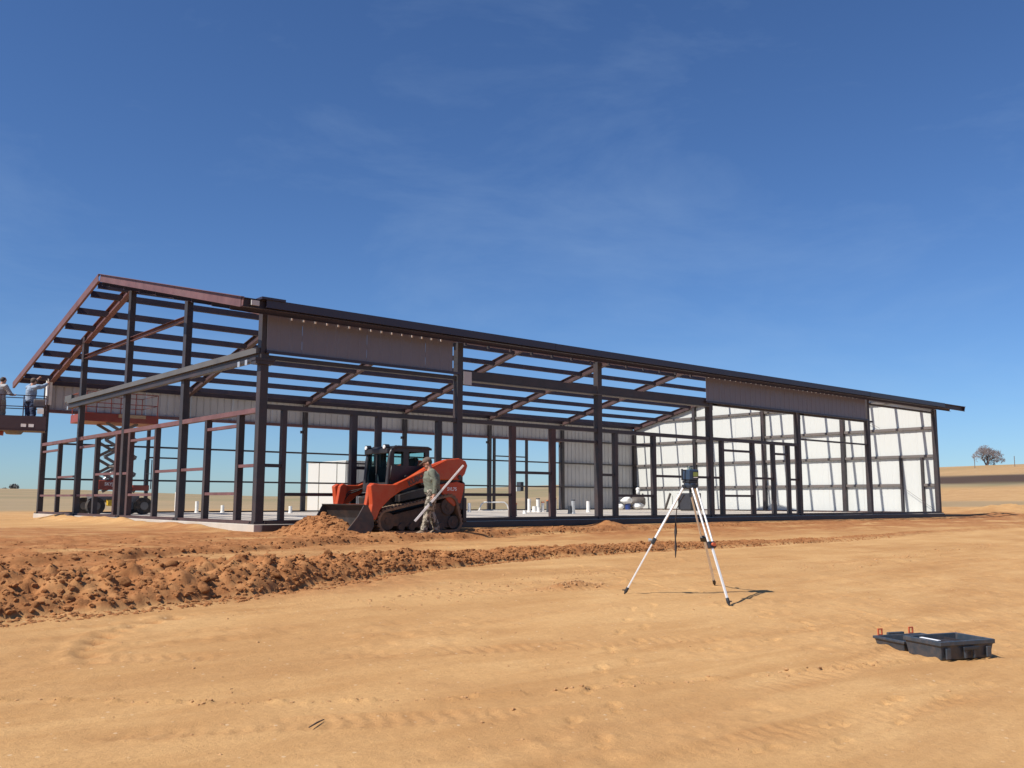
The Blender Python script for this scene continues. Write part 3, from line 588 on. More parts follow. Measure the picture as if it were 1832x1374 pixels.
for x in XB[2:6]: MB().box(x-0.22, x-0.08, W-0.05, W+0.03, 3.50, 3.62).build('bracket', 'dark_primer', bld)
MB().box(0.1, L-0.1, W-0.08, W+0.09, 0.003, 0.055).build('base_channel', 'dark_primer', bld)
# right gable wall: white sheets, girts, door posts
sheets(-0.05, W+0.05, 0.03, lambda u: zt(u)-0.12, lambda u, o, z: (L+0.11+o, u, z), 'white_panel', depth=0.007)
for z in (1.28, 2.61, 3.90, 5.22, 6.45):
    a = 0.11; b_ = W-0.10
    if z > 4.6: a = max(a, W/2-(7.25-0.35-z)/0.2355); b_ = W-a
    cuts = [a]+[B*k for k in (1, 2, 3) if a+0.3 < B*k < b_-0.3]+[b_]
    for y0, y1 in zip(cuts[:-1], cuts[1:]):
        segs = [(y0, y1)]
        if z == 1.28 and y0 < 0.5: segs = [(0.75, y0), (1.75, y1)]; segs = [(0.11, 0.62), (1.75, y1)]
        for u, v in segs: MB().channel((L+0.045, u+0.09 if u > 0.5 and u != 1.75 else u, z), (L+0.045, v-0.09 if v < W-1 and v > 1 else v, z), 0.10, 0.12, 0.012, (0, 0, 1), -1).build('girt', 'wall_girt', bld)
for y in (0.68, 1.69): MB().box(L-0.02, L+0.09, y-0.055, y+0.055, 0.01, 2.55).build('door_post', 'dark_primer', bld)
MB().box(L-0.06, L+0.09, 1.75, W-0.1, 0.003, 0.06).build('base_channel', 'brown_primer', bld)
MB().box(L-0.06, L+0.09, 0.1, 0.62, 0.003, 0.06).build('base_channel', 'brown_primer', bld)
for p, q in (((L-0.03, 4.3, 5.0), (L-0.03, 2.6, 4.0)), ((L-0.04, 1.7, 1.25), (L-0.04, 0.15, 0.15))):
    MB().tube([p, q], 0.008, 6).build('brace_rod', 'wall_girt', bld)

# ------------------------------------------------------------------ text, remeshed figures
def text_mesh(body, size, name, mat, parent, mw, extrude=0.002):
    cu = bpy.data.curves.new('lettering', 'FONT'); cu.body = body; cu.size = size; cu.extrude = extrude; cu.align_x = 'CENTER'; cu.align_y = 'CENTER'; cu.offset = 0.004*size/0.15
    t = bpy.data.objects.new('lettering', cu); COL.objects.link(t); bpy.context.view_layer.update()
    me_ = bpy.data.meshes.new_from_object(t.evaluated_get(bpy.context.evaluated_depsgraph_get())); COL.objects.unlink(t); bpy.data.objects.remove(t)
    me_.transform(Matrix.Translation(-world_of(parent))@mw); me_.materials.clear(); me_.materials.append(MATS[mat])
    o = bpy.data.objects.new(name, me_); COL.objects.link(o); o.parent = parent; return o
def remesh(mb, voxel, smooth=4, fac=0.5):
    tmp = bpy.data.objects.new('tmp', mb.mesh('tmp')); COL.objects.link(tmp); fix_normals(tmp.data)
    a = tmp.modifiers.new('r', 'REMESH'); a.mode = 'VOXEL'; a.voxel_size = voxel
    b_ = tmp.modifiers.new('s', 'SMOOTH'); b_.iterations = smooth; b_.factor = fac
    bpy.context.view_layer.update()
    me_ = bpy.data.meshes.new_from_object(tmp.evaluated_get(bpy.context.evaluated_depsgraph_get())); COL.objects.unlink(tmp); bpy.data.objects.remove(tmp)
    me_.polygons.foreach_set('use_smooth', [True]*len(me_.polygons)); return me_
def place_mesh(me_, name, mat, parent, M):
    me_.transform(Matrix.Translation(-world_of(parent))@M); me_.materials.clear(); me_.materials.append(MATS[mat])
    o = bpy.data.objects.new(name, me_); COL.objects.link(o); o.parent = parent; return o
def limb(mb, pts, rad, n=10):
    out, rr = [], []
    for i in range(len(pts)-1):
        for k in range(4):
            t = k/4; out.append(Vector(pts[i]).lerp(Vector(pts[i+1]), t)); a, b_ = rad[i], rad[i+1]
            a = a if hasattr(a, '__len__') else (a, a); b_ = b_ if hasattr(b_, '__len__') else (b_, b_)
            rr.append((a[0]+(b_[0]-a[0])*t, a[1]+(b_[1]-a[1])*t))
    out.append(Vector(pts[-1])); e = rad[-1]; rr.append(e if hasattr(e, '__len__') else (e, e)); mb.tube(out, rr, n); return mb
def folds(me_, amp, sd):
    n = len(me_.vertices); c = np.empty(n*3, np.float32); q = np.empty(n*3, np.float32); me_.vertices.foreach_get('co', c); me_.vertices.foreach_get('normal', q)
    c = c.reshape(-1, 3); q = q.reshape(-1, 3); k = amp*(fbm(c[:, 2]*9+c[:, 1]*7, c[:, 0]*9-c[:, 2]*7+c[:, 1]*5, sd, 3)-0.5)
    me_.vertices.foreach_set('co', (c+q*k[:, None]).astype(np.float32).ravel()); me_.update()
def person(name, label, loc, heading, J, wear, group=None, grip=0.7):
    """J: joints in the figure's own frame, x forward, y left, z up"""
    root = thing(name, label, 'person', loc, group); h = R(heading)
    F = Vector((math.sin(h), math.cos(h), 0)); Lf = Vector((-math.cos(h), math.sin(h), 0))
    M = Matrix(((F.x, Lf.x, 0, loc[0]), (F.y, Lf.y, 0, loc[1]), (0, 0, 1, loc[2]), (0, 0, 0, 1)))
    V_ = {k: Vector(v) for k, v in J.items()}
    hdv = (V_['head']-V_['neck']).normalized(); fwd = Vector((hdv.z, 0, -hdv.x)).normalized()
    rot = Matrix(((fwd.x, 0, hdv.x), (0, 1, 0), (fwd.z, 0, hdv.z)))
    hc = V_['head']; hp = lambda x, y, z: hc+rot@Vector((x, y, z))
    b = MB(); b.ball(hp(0, 0, 0.02), (0.098, 0.078, 0.105), 14, 10, rot); b.ball(hp(0.03, 0, -0.055), (0.066, 0.058, 0.062), 12, 8, rot)
    b.ball(hp(0.098, 0, -0.012), (0.022, 0.014, 0.028), 8, 6, rot); b.ball(hp(0.085, 0, -0.062), (0.018, 0.028, 0.014), 8, 6, rot); b.ball(hp(0.072, 0, -0.10), (0.026, 0.026, 0.02), 8, 6, rot)
    for s_ in (-1, 1):
        b.ball(hp(-0.005, s_*0.080, -0.005), (0.022, 0.012, 0.034), 8, 6, rot); b.ball(hp(0.078, s_*0.033, 0.030), (0.022, 0.026, 0.012), 8, 6, rot)
    limb(b, [V_['neck']-Vector((0, 0, 0.06)), V_['neck'], hp(-0.015, 0, -0.05)], [0.066, 0.060, 0.056])
    limb(b, [V_['pelvis'], V_['waist'], V_['chest'], V_['neck']-Vector((0, 0, 0.04))], [(0.16, 0.11), (0.145, 0.10), (0.17, 0.115), (0.10, 0.075)], 14)
    for s_ in 'lr':
        limb(b, [V_[s_+'sh'], V_[s_+'el'], V_[s_+'wr']], [0.056, 0.043, 0.030]); limb(b, [V_[s_+'hip'], V_[s_+'kn'], V_[s_+'an']], [0.088, 0.060, 0.042])
        limb(b, [V_[s_+'an'], V_[s_+'an']+(V_[s_+'toe']-V_[s_+'an'])*0.5-Vector((0, 0, .02)), V_[s_+'toe']], [0.042, 0.04, 0.03])
        # hand: palm, four fingers curled, thumb from the side
        wr = V_[s_+'wr']; ax = V_.get(s_+'hand', wr+(wr-V_[s_+'el']).normalized()*0.1)-wr; ax = ax.normalized(); sd = Vector((1, 0, 0))-ax*ax.x
        if sd.length < 0.2: sd = Vector((0, 0, 1))-ax*ax.z
        sd.normalize(); nr = ax.cross(sd); nr = nr if (nr.y > 0) == (s_ == 'r') else -nr
        limb(b, [wr, wr+ax*0.05, wr+ax*0.09], [(0.030, 0.024), (0.040, 0.020), (0.040, 0.018)], 10)
        for k, (o_, ln) in enumerate(((0.030, 0.075), (0.010, 0.085), (-0.011, 0.08), (-0.030, 0.062))):
            p0 = wr+ax*0.085+sd*o_; p1 = p0+ax*ln*0.42+nr*0.012; p2 = p1+ax*ln*0.25*(1-grip)+nr*ln*0.42; p3 = p2-ax*ln*0.30*grip+nr*0.012+ax*0.012
            limb(b, [p0, p1, p2, p3], [0.0105, 0.0098, 0.009, 0.008], 7)
        t0 = wr+ax*0.03+sd*0.032; limb(b, [t0, t0+sd*0.024+ax*0.03+nr*0.012, t0+sd*0.012+ax*0.055+nr*0.034], [0.0125, 0.011, 0.009], 7)
    body = place_mesh(remesh(b, 0.0085, 3, 0.4), 'body', 'skin', root, M)
    # clothing follows the body
    s2 = MB(); limb(s2, [V_['waist']-Vector((0, 0, 0.15)), V_['waist'], V_['chest'], V_['neck']-Vector((0, 0, 0.035))], [(0.185, 0.135), (0.18, 0.135), (0.195, 0.14), (0.115, 0.09)], 16)
    for s_ in 'lr':
        limb(s2, [V_['chest']+Vector((0, 0, 0.08)), V_[s_+'sh'], V_[s_+'el'], V_[s_+'wr']+(V_[s_+'el']-V_[s_+'wr']).normalized()*0.02], [0.10, 0.078, 0.063, 0.046], 12)
        mid = (Vector(V_[s_+'sh'])+V_[s_+'el'])/2; s2.ball(mid+Vector((0.02, 0, -0.02)), (0.07, 0.068, 0.06))
    sh = remesh(s2, 0.013, 3, 0.5)
    folds(sh, 0.035, 41)
    place_mesh(sh, 'shirt', wear['shirt'], root, M)
    s3 = MB(); limb(s3, [V_['pelvis']-Vector((0, 0, 0.06)), V_['pelvis'], V_['waist']-Vector((0, 0, 0.05))], [(0.165, 0.125), (0.185, 0.14), (0.172, 0.128)], 16)
    for s_ in 'lr': limb(s3, [V_[s_+'hip']+Vector((0, 0, 0.03)), V_[s_+'hip'].lerp(V_[s_+'kn'], 0.5), V_[s_+'kn'], V_[s_+'kn'].lerp(V_[s_+'an'], 0.55), V_[s_+'an']+Vector((0, 0, 0.0))], [0.112, 0.102, 0.085, 0.084, 0.076], 12)
    tr = remesh(s3, 0.013, 3, 0.5)
    folds(tr, 0.045, 43)
    place_mesh(tr, 'trousers', wear['trousers'], root, M)
    for s_ in 'lr':
        s4 = MB(); a_, t_ = V_[s_+'an'], V_[s_+'toe']; dd = (t_-a_); dd.z = 0; dd.normalize()
        limb(s4, [a_+Vector((0, 0, 0.10)), a_+Vector((0, 0, 0.0)), a_-dd*0.02-Vector((0, 0, 0.045))], [0.062, 0.060, 0.058], 12)
        limb(s4, [a_-dd*0.065-Vector((0, 0, 0.05)), a_+dd*0.08-Vector((0, 0, 0.035)), Vector((t_.x, t_.y, t_.z))], [(0.045, 0.042), (0.052, 0.050), (0.047, 0.034)], 12)
        place_mesh(remesh(s4, 0.010, 3, 0.5), 'boot', wear['boots'], root, M)
    s5 = MB()
    if wear.get('cap'):
        s5.ball(hp(-0.008, 0, 0.055), (0.112, 0.092, 0.082), 14, 8, rot); limb(s5, [hp(0.06, 0, 0.055), hp(0.125, 0, 0.045), hp(0.185, 0, 0.028)], [(0.075, 0.012), (0.072, 0.010), (0.05, 0.008)], 12)
        place_mesh(remesh(s5, 0.008, 2, 0.5), 'cap', wear['cap'], root, M)
    hr = MB(); hr.ball(hp(-0.03, 0, 0.02), (0.086, 0.086, 0.092), 12, 8, rot); place_mesh(remesh(hr, 0.010, 2, 0.5), 'hair', 'hair', root, M)
    return root, M

# ------------------------------------------------------------------ compact track loader pushing soil along the slab
GZL = -0.205
ldr = thing('track_loader', 'orange and black compact track loader pushing a heap of soil along the slab', 'loader', (3.0, -1.115, GZL))
YN, YF, YC = -1.95, -0.28, -1.115
def hull_circles(cs, n=28):
    P = [(cx+r_*math.cos(2*math.pi*k/n), cz+r_*math.sin(2*math.pi*k/n)) for cx, cz, r_ in cs for k in range(n)]
    P = sorted(set((round(a, 5), round(b_, 5)) for a, b_ in P))
    def half(ps):
        o = []
        for q in ps:
            while len(o) > 1 and (o[-1][0]-o[-2][0])*(q[1]-o[-2][1])-(o[-1][1]-o[-2][1])*(q[0]-o[-2][0]) <= 0: o.pop()
            o.append(q)
        return o[:-1]
    return half(P)+half(P[::-1])
def offset_poly(P, d):
    n = len(P); out = []
    for i in range(n):
        a, c, b_ = Vector(P[i-1]), Vector(P[i]), Vector(P[(i+1) % n]); t1 = (c-a).normalized(); t2 = (b_-c).normalized()
        nn = (Vector((t1.y, -t1.x))+Vector((t2.y, -t2.x))); nn = nn.normalized() if nn.length > 1e-6 else Vector((t1.y, -t1.x)); out.append((c.x+nn.x*d, c.y+nn.y*d))
    return out
TC = [(2.19, 0.075, 0.27), (3.86, 0.40, 0.27), (4.02, 0.03, 0.225), (3.0, -0.03, 0.175)]
outer = hull_circles(TC); inner = offset_poly(outer, -0.055)
for y0, y1 in ((YN, YN+0.40), (YF-0.40, YF)):
    m = MB(); n = len(outer)
    v = [(a, y0, z) for a, z in outer]+[(a, y1, z) for a, z in outer]+[(a, y0, z) for a, z in inner]+[(a, y1, z) for a, z in inner]
    fs = []
    for i in range(n):
        j = (i+1) % n; fs += [(i, j, n+j, n+i), (2*n+i, 3*n+i, 3*n+j, 2*n+j), (i, 2*n+i, 2*n+j, j), (n+i, n+j, 3*n+j, 3*n+i)]
    m.add(v, fs); trk = m.build('track', 'track_rubber', ldr)
    per = [0]
    for i in range(n): per.append(per[-1]+(Vector(outer[(i+1) % n])-Vector(outer[i])).length)
    nl = int(per[-1]/0.095); lug = MB()
    for k in range(nl):
        d = per[-1]*k/nl; i = max(q for q in range(n) if per[q] <= d); a, b_ = Vector(outer[i]), Vector(outer[(i+1) % n]); t = (b_-a).normalized(); p = a+t*(d-per[i]); nn = Vector((t.y, -t.x))
        w_ = 0.028; c4 = [p-t*w_, p+t*w_, p+t*w_*0.7+nn*0.028, p-t*w_*0.7+nn*0.028]; yy0, yy1 = y0+0.01, y1-0.01
        lug.prism([(q.x, q.y) for q in c4], yy0, yy1)
    lug.build('lug', 'track_rubber', trk)
    fr_ = MB().prism(offset_poly(hull_circles([(2.35, 0.09, 0.12), (3.75, 0.40, 0.10), (3.9, 0.03, 0.12), (3.0, 0.05, 0.12)]), 0), y0+0.09, y1-0.09).build('undercarriage_frame', 'muddy_steel', ldr)
    for cx, cz, r_ in TC[:3]:
        MB().tube([(cx, y0+0.05, cz), (cx, y1-0.05, cz)], r_-0.075, 20, True, False).tube([(cx, y0+0.035, cz), (cx, y1-0.035, cz)], 0.07, 12).build('idler_wheel', 'muddy_steel', ldr)
    for cx in (2.58, 2.86, 3.14, 3.42, 3.68):
        MB().tube([(cx, y0+0.06, -0.06), (cx, y1-0.06, -0.06)], 0.085, 14).build('roller', 'muddy_steel', ldr)
MB().prism([(2.2, 0.12), (4.05, 0.12), (4.2, 0.5), (4.2, 0.92), (3.3, 0.92), (2.5, 0.72), (2.15, 0.6)], YN+0.42, YF-0.42).build('chassis', 'black_paint', ldr, 0.02)
MB().prism([(2.55, 0.50), (3.7, 0.70), (4.2, 0.66), (4.2, 0.86), (3.4, 0.86), (2.55, 0.66)], YN+0.12, YN+0.42).build('fender', 'black_paint', ldr, 0.015)
MB().prism([(2.55, 0.50), (3.7, 0.70), (4.2, 0.66), (4.2, 0.86), (3.4, 0.86), (2.55, 0.66)], YF-0.42, YF-0.12).build('fender', 'black_paint', ldr, 0.015)
hood = MB().prism([(3.5, 0.62), (4.30, 0.30), (4.42, 0.32), (4.44, 0.95), (4.32, 1.03), (3.5, 1.06)], YN+0.14, YF-0.14).build('engine_hood', 'black_paint', ldr, 0.03)
MB().box(4.36, 4.47, YN+0.12, YF-0.12, 0.02, 0.60).build('rear_bumper', 'black_paint', ldr, 0.02)
for y0, y1 in ((YN+0.03, YN+0.12), (YF-0.12, YF-0.03)):
    sp_ = MB().prism([(3.56, 0.90), (4.10, 0.98), (4.34, 0.93), (4.28, 0.70), (4.22, 0.48), (4.02, 0.40), (3.84, 0.52), (3.66, 0.72)], y0, y1).build('side_panel', 'loader_orange', ldr, 0.015)
    if y0 < -1: text_mesh('SVL75', 0.11, 'model_lettering', 'decal_white', sp_, Matrix.Translation((3.95, y0-0.004, 0.80))@Matrix.Rotation(R(90), 4, 'X'))
# cab
cab = MB().prism([(2.30, 0.72), (3.46, 0.72), (3.46, 0.90), (2.33, 0.90)], -1.60, -0.63).build('cab_floor', 'black_paint', ldr, 0.01)
for y0, y1 in ((-1.62, -1.555), (-0.675, -0.61)):
    m = MB(); xs = [2.44, 2.52, 2.77, 2.92, 3.38, 3.50]; zs = [0.86, 1.33, 1.65, 1.745]
    for i in range(5):
        for k in range(3):
            if k == 1 and i in (1, 3): continue
            m.box(xs[i], xs[i+1], y0, y1, zs[k], zs[k+1])
    sd_ = m.build('cab_side', 'black_paint', ldr)
    for a, b_ in ((2.52, 2.77), (2.92, 3.38)):
        MB().box(a-0.005, b_+0.005, (y0+y1)/2-0.003, (y0+y1)/2+0.003, 1.325, 1.655).build('window_pane', 'tinted_glass', sd_)
    MB().tube([(2.35, (y0+y1)/2, 0.78), (2.41, (y0+y1)/2, 1.45), (2.44, (y0+y1)/2, 1.62), (2.50, (y0+y1)/2, 1.715), (2.60, (y0+y1)/2, 1.755)], 0.048, 10).build('cab_post', 'black_paint', ldr)
MB().prism([(2.42, 1.70), (2.50, 1.765), (2.62, 1.79), (3.45, 1.79), (3.56, 1.75), (3.56, 1.70), (3.48, 1.735), (2.6, 1.735)], -1.65, -0.58).build('cab_roof', 'black_paint', ldr, 0.015)
MB().box(2.33, 2.47, -1.60, -0.63, 1.60, 1.72).build('front_header', 'black_paint', ldr, 0.02)
MB().prism([(2.345, 0.92), (2.42, 1.60), (2.427, 1.60), (2.352, 0.92)], -1.53, -0.70).build('windscreen', 'tinted_glass', ldr)
MB().box(2.335, 2.36, -1.54, -0.69, 0.88, 0.94).box(2.36, 2.385, -1.135, -1.10, 0.94, 1.6).build('door_frame', 'black_paint', ldr)
rp_ = MB().box(3.46, 3.51, -1.55, -0.68, 0.9, 1.30).box(3.46, 3.51, -1.55, -0.68, 1.66, 1.74).box(3.46, 3.51, -1.55, -1.44, 1.3, 1.66).box(3.46, 3.51, -0.79, -0.68, 1.3, 1.66).build('cab_rear', 'black_paint', ldr)
MB().box(3.482, 3.488, -1.44, -0.79, 1.3, 1.66).build('window_pane', 'tinted_glass', rp_)
for y in (-1.50, -0.72):
    lp = MB().tube([(2.44, y, 1.76), (2.32, y, 1.75)], [0.055, 0.062], 14).build('work_lamp', 'black_paint', ldr)
    MB().tube([(2.319, y, 1.75), (2.305, y, 1.75)], [0.05, 0.04], 14).build('lens', 'lamp_lens', lp)
MB().box(2.85, 3.25, -1.38, -0.88, 0.9, 1.08).prism([(3.15, 1.08), (3.30, 1.08), (3.40, 1.52), (3.30, 1.54)], -1.36, -0.90).build('seat', 'seat_vinyl', ldr, 0.03)
for y in (-1.42, -0.82): MB().tube([(2.62, y, 0.9), (2.60, y, 1.08), (2.55, y, 1.16)], [0.02, 0.018, 0.026], 8).build('control_lever', 'galvanized', ldr)
# lift arms, cylinders, bucket
ARM = [(1.69, 0.86), (1.78, 0.91), (1.95, 0.89), (2.33, 0.89), (2.70, 1.035), (3.22, 1.315), (3.75, 1.49), (4.12, 1.53), (4.32, 1.47), (4.38, 1.36), (4.30, 1.16), (4.16, 1.02), (3.98, 1.02), (3.4, 1.0), (2.95, 0.92), (2.50, 0.75), (2.22, 0.58), (2.06, 0.44), (1.95, 0.33), (1.885, 0.18), (1.84, 0.11), (1.76, 0.11), (1.70, 0.20), (1.74, 0.45), (1.72, 0.66)]
for y0, y1, sg in ((YN-0.02, YN+0.13, -1), (YF-0.13, YF+0.02, 1)):
    arm = MB().prism(ARM, y0, y1).build('lift_arm', 'loader_orange', ldr, 0.022, 3)
    MB().prism([(1.76, 0.86), (1.84, 0.92), (1.96, 0.88), (1.92, 0.62), (1.78, 0.26), (1.70, 0.18), (1.63, 0.24), (1.70, 0.5)], y0+(0.17 if sg < 0 else -0.13), y1+(0.13 if sg < 0 else -0.17)).build('arm_knee', 'loader_orange', ldr, 0.02, 3)
    MB().tube([(2.38, y0-0.002 if sg < 0 else y1+0.002, 0.90), (3.75, y0-0.002 if sg < 0 else y1+0.002, 1.47)], 0.022, 8).build('hydraulic_line', 'loader_orange', arm)
    MB().tube([(4.14, y0-0.02, 1.08), (4.14, y1+0.02, 1.08)], 0.055, 12).build('pivot_pin', 'black_paint', arm)
    cy = y0+0.24 if sg < 0 else y1-0.24
    MB().tube([(3.95, cy, 0.62), (3.2, cy, 0.92)], 0.045, 12).tube([(3.2, cy, 0.92), (2.75, cy, 1.09)], 0.025, 10).build('lift_cylinder', 'black_paint', ldr)
    MB().tube([(1.80, cy, 0.80), (1.76, cy, 0.50)], 0.036, 12).tube([(1.76, cy, 0.5), (1.74, cy, 0.24)], 0.02, 10).build('tilt_cylinder', 'black_paint', ldr)
    if sg < 0: text_mesh('KUBOTA', 0.17, 'maker_lettering', 'decal_grey', arm, Matrix.Translation((2.98, y0-0.004, 1.055))@Matrix.Rotation(R(-27), 4, 'Y')@Matrix.Rotation(R(90), 4, 'X'))
    MB().prism([(3.9, 0.9), (4.36, 0.9), (4.36, 1.3), (4.0, 1.3)], y0+(0.16 if sg < 0 else -0.10), y1+(0.10 if sg < 0 else -0.16)).build('rear_tower', 'black_paint', ldr, 0.015)
MB().tube([(1.93, YN+0.05, 0.40), (1.93, YF-0.05, 0.40)], 0.055, 14).build('cross_tube', 'loader_orange', ldr)
MB().box(1.775, 1.84, YN+0.30, YF-0.30, 0.02, 0.36).build('quick_attach_plate', 'loader_orange', ldr, 0.015)
MB().tube([(2.05, -1.42, 0.62), (2.02, -1.30, 0.62)], 0.05, 12).build('head_lamp', 'lamp_lens', ldr)
BK = [(0.98, -0.185), (1.50, -0.195), (1.66, -0.15), (1.74, -0.02), (1.72, 0.16), (1.58, 0.42), (1.48, 0.455), (1.49, 0.43), (1.55, 0.40), (1.68, 0.15), (1.70, -0.01), (1.63, -0.12), (1.50, -0.165), (0.98, -0.165)]
bk = MB().prism(BK, YN-0.08, YF+0.08).build('bucket', 'bucket_steel', ldr)
for y0 in (YN-0.083, YF+0.053): MB().prism([(1.02, -0.19), (1.52, -0.2), (1.68, -0.155), (1.76, -0.02), (1.74, 0.17), (1.59, 0.435), (1.50, 0.43), (1.36, 0.20)], y0, y0+0.03).build('bucket_side', 'bucket_steel', bk)
MB().prism([(0.93, -0.195), (1.08, -0.205), (1.08, -0.16), (0.98, -0.160)], YN-0.086, YF+0.086).build('cutting_edge', 'galvanized', bk)

for y_ in (YN+0.22, YF-0.22):
    MB().tube([(2.62, y_, 0.94), (2.35, y_, 0.80), (2.02, y_, 0.74), (1.90, y_, 0.60), (1.86, y_, 0.44)], 0.014, 7).tube([(2.62, y_+0.05, 0.93), (2.33, y_+0.05, 0.77), (2.05, y_+0.05, 0.68), (1.92, y_+0.05, 0.52)], 0.014, 7).build('hydraulic_hose', 'tyre', ldr)
MB().tube([(2.40, -1.63, 1.0), (2.37, -1.70, 1.02), (2.40, -1.70, 1.30), (2.43, -1.63, 1.32)], 0.014, 8).build('grab_handle', 'black_paint', ldr)
MB().tube([(3.72, -1.35, 1.05), (3.72, -1.35, 1.22), (3.78, -1.35, 1.27)], 0.035, 12).build('exhaust_stack', 'muddy_steel', ldr)
MB().box(3.55, 4.25, YN+0.135, YN+0.139, 0.98, 1.03).build('hood_vent', 'bucket_steel', ldr)

# ------------------------------------------------------------------ man walking past the loader with a grade rod
mx_, my_ = 2.93, -2.55
mz_ = gz(mx_, my_)
MAN = dict(pelvis=(0, 0, .97), waist=(0, 0, 1.10), chest=(.03, 0, 1.30), neck=(.06, 0, 1.475), head=(.115, 0, 1.61),
           lsh=(.03, .185, 1.41), lel=(-.05, .235, 1.14), lwr=(-.01, .25, .90), lhand=(.02, .25, .80), rsh=(.04, -.185, 1.41), rel=(-.02, -.25, 1.14), rwr=(.03, -.22, .92),
           lhip=(.01, .095, .93), lkn=(.11, .10, .51), lan=(.18, .10, .115), ltoe=(.36, .12, .045), rhip=(-.01, -.095, .93), rkn=(.02, -.10, .51), ran=(-.13, -.10, .125), rtoe=(.05, -.12, .045))
man, MM = person('person', 'man in sage shirt, camouflage trousers and cap walking past the orange loader', (mx_, my_, mz_), -60, MAN, dict(shirt='shirt_sage', trousers='camo', boots='boot_tan', cap='cap_brown'))
a_, b_ = MM@Vector((-.66, .275, 1.56)), MM@Vector((.40, .285, .33)); md_ = a_.lerp(b_, 0.60)
rod = thing('grade_rod', 'long white telescoping grade rod carried slanting in the walking man\'s hand', 'grade rod', md_)
MB().bar(a_, a_.lerp(b_, 0.44), 0.042, 0.042).build('upper_section', 'rod_white', rod, 0.004)
MB().bar(a_.lerp(b_, 0.44), a_.lerp(b_, 0.58), 0.042, 0.042).build('middle_section', 'galvanized', rod)
MB().bar(a_.lerp(b_, 0.58), b_, 0.048, 0.048).build('lower_section', 'rod_white', rod, 0.004)
q_ = a_.lerp(b_, 0.69); MB().bar(q_+Vector((0.0, 0, .04)), q_+Vector((0.02, -0.02, -.06)), 0.085, 0.05).build('receiver_clamp', 'laser_dark', rod, 0.008)

# ------------------------------------------------------------------ tripod with rotating laser
HUB = Vector((0.50, -11.70, 0.755))
FEET = [Vector((x, y, gz(x, y))) for x, y in ((-0.124, -11.085), (0.251, -12.453), (1.759, -11.102))]
tri = thing('survey_tripod', 'aluminium survey tripod with spread legs standing on the graded soil', 'tripod', (HUB.x, HUB.y, FEET[0].z))
MB().tube([HUB-Vector((0, 0, 0.05)), HUB-Vector((0, 0, 0.01)), HUB+Vector((0, 0, 0.025))], [0.05, 0.085, 0.085], 18).build('head', 'laser_blue', tri)
MB().tube([HUB-Vector((0, 0, 0.16)), HUB-Vector((0, 0, 0.05))], 0.018, 10).build('centre_screw', 'laser_dark', tri)
for i, f_ in enumerate(FEET):
    d = f_-HUB; hz_ = Vector((d.x, d.y, 0)).normalized(); top = HUB+hz_*0.085-Vector((0, 0, 0.02)); sd = Vector((-hz_.y, hz_.x, 0)); mid = top.lerp(f_, 0.50)
    lg = MB()
    for s_ in (-1, 1): lg.tube([top+sd*0.036*s_, mid+sd*0.030*s_], 0.0135, 8)
    lg = lg.build('leg', 'aluminium', tri)
    MB().bar(top-sd*0.05, top+sd*0.05, 0.04, 0.05).build('hinge_block', 'laser_dark', lg, 0.006)
    dn = (f_-mid).normalized(); MB().bar(mid-dn*0.03, mid+dn*0.055, 0.098, 0.045, sd.cross(dn)).build('clamp', 'laser_dark', lg, 0.006)
    MB().tube([mid+sd*0.0+hz_*0.03, mid+hz_*0.075], [0.02, 0.024], 10).build('clamp_knob', 'knob_orange' if i == 1 else 'galvanized', lg)
    MB().bar(mid.lerp(f_, 0.02), f_.lerp(mid, 0.07), 0.030, 0.020, sd.cross(dn)).build('lower_section', 'aluminium', lg, 0.004)
    MB().tube([f_.lerp(mid, 0.12), f_.lerp(mid, 0.05), f_-dn*0.0], [0.020, 0.022, 0.006], 10).bar(f_.lerp(mid, 0.075)+hz_*0.0, f_.lerp(mid, 0.075)+hz_*0.055, 0.035, 0.012).build('foot', 'laser_dark', lg)
lgp = lambda t: HUB+(FEET[0]-HUB)*t
st = [lgp(0.09), lgp(0.15)+Vector((0.012, 0.01, 0)), lgp(0.21)+Vector((0.03, 0.02, -0.01)), lgp(0.24)+Vector((0.055, 0.03, -0.12)), lgp(0.24)+Vector((0.045, 0.025, -0.27)), lgp(0.24)+Vector((0.03, 0.02, -0.36)), lgp(0.24)+Vector((0.035, 0.02, -0.46)), lgp(0.24)+Vector((0.025, 0.02, -0.60))]
MB().tube(st, [(0.016, 0.006)]*4+[(0.03, 0.02), (0.018, 0.008), (0.03, 0.018), (0.012, 0.005)], 8).build('carry_strap', 'webbing', tri)
las = thing('laser_level', 'dark blue rotating laser level with side handle and small green screen, atop tripod', 'laser level', (HUB.x, HUB.y, HUB.z+0.026))
def loc_box(m, x0, x1, y0, y1, z0, z1, ang):
    k = MB().box(x0, x1, y0, y1, z0, z1); c, s_ = math.cos(ang), math.sin(ang)
    m.add([(HUB.x+v[0]*c-v[1]*s_, HUB.y+v[0]*s_+v[1]*c, HUB.z+0.027+v[2]) for v in k.v], k.f); return m
LA = R(-40.6+24)
MB_ = lambda *b: loc_box(MB(), *b, LA)
loc_box(MB(), -.075, .075, -.075, .075, 0.0, .035, LA).build('base', 'laser_dark', las, 0.008)
loc_box(MB(), -.070, .082, -.08, .08, .036, .175, LA).build('housing', 'laser_blue', las, 0.014, 3)
loc_box(MB(), -.02, .070, -.087, -.078, .062, .15, LA).build('screen_bezel', 'laser_dark', las, 0.004)
loc_box(MB(), -.008, .058, -.090, -.086, .085, .14, LA).build('screen', 'lcd', las)
for k in range(4): MB_(-.004+k*.016, .006+k*.016, -.092, -.086, .068, .077).build('button', 'decal_white', las)
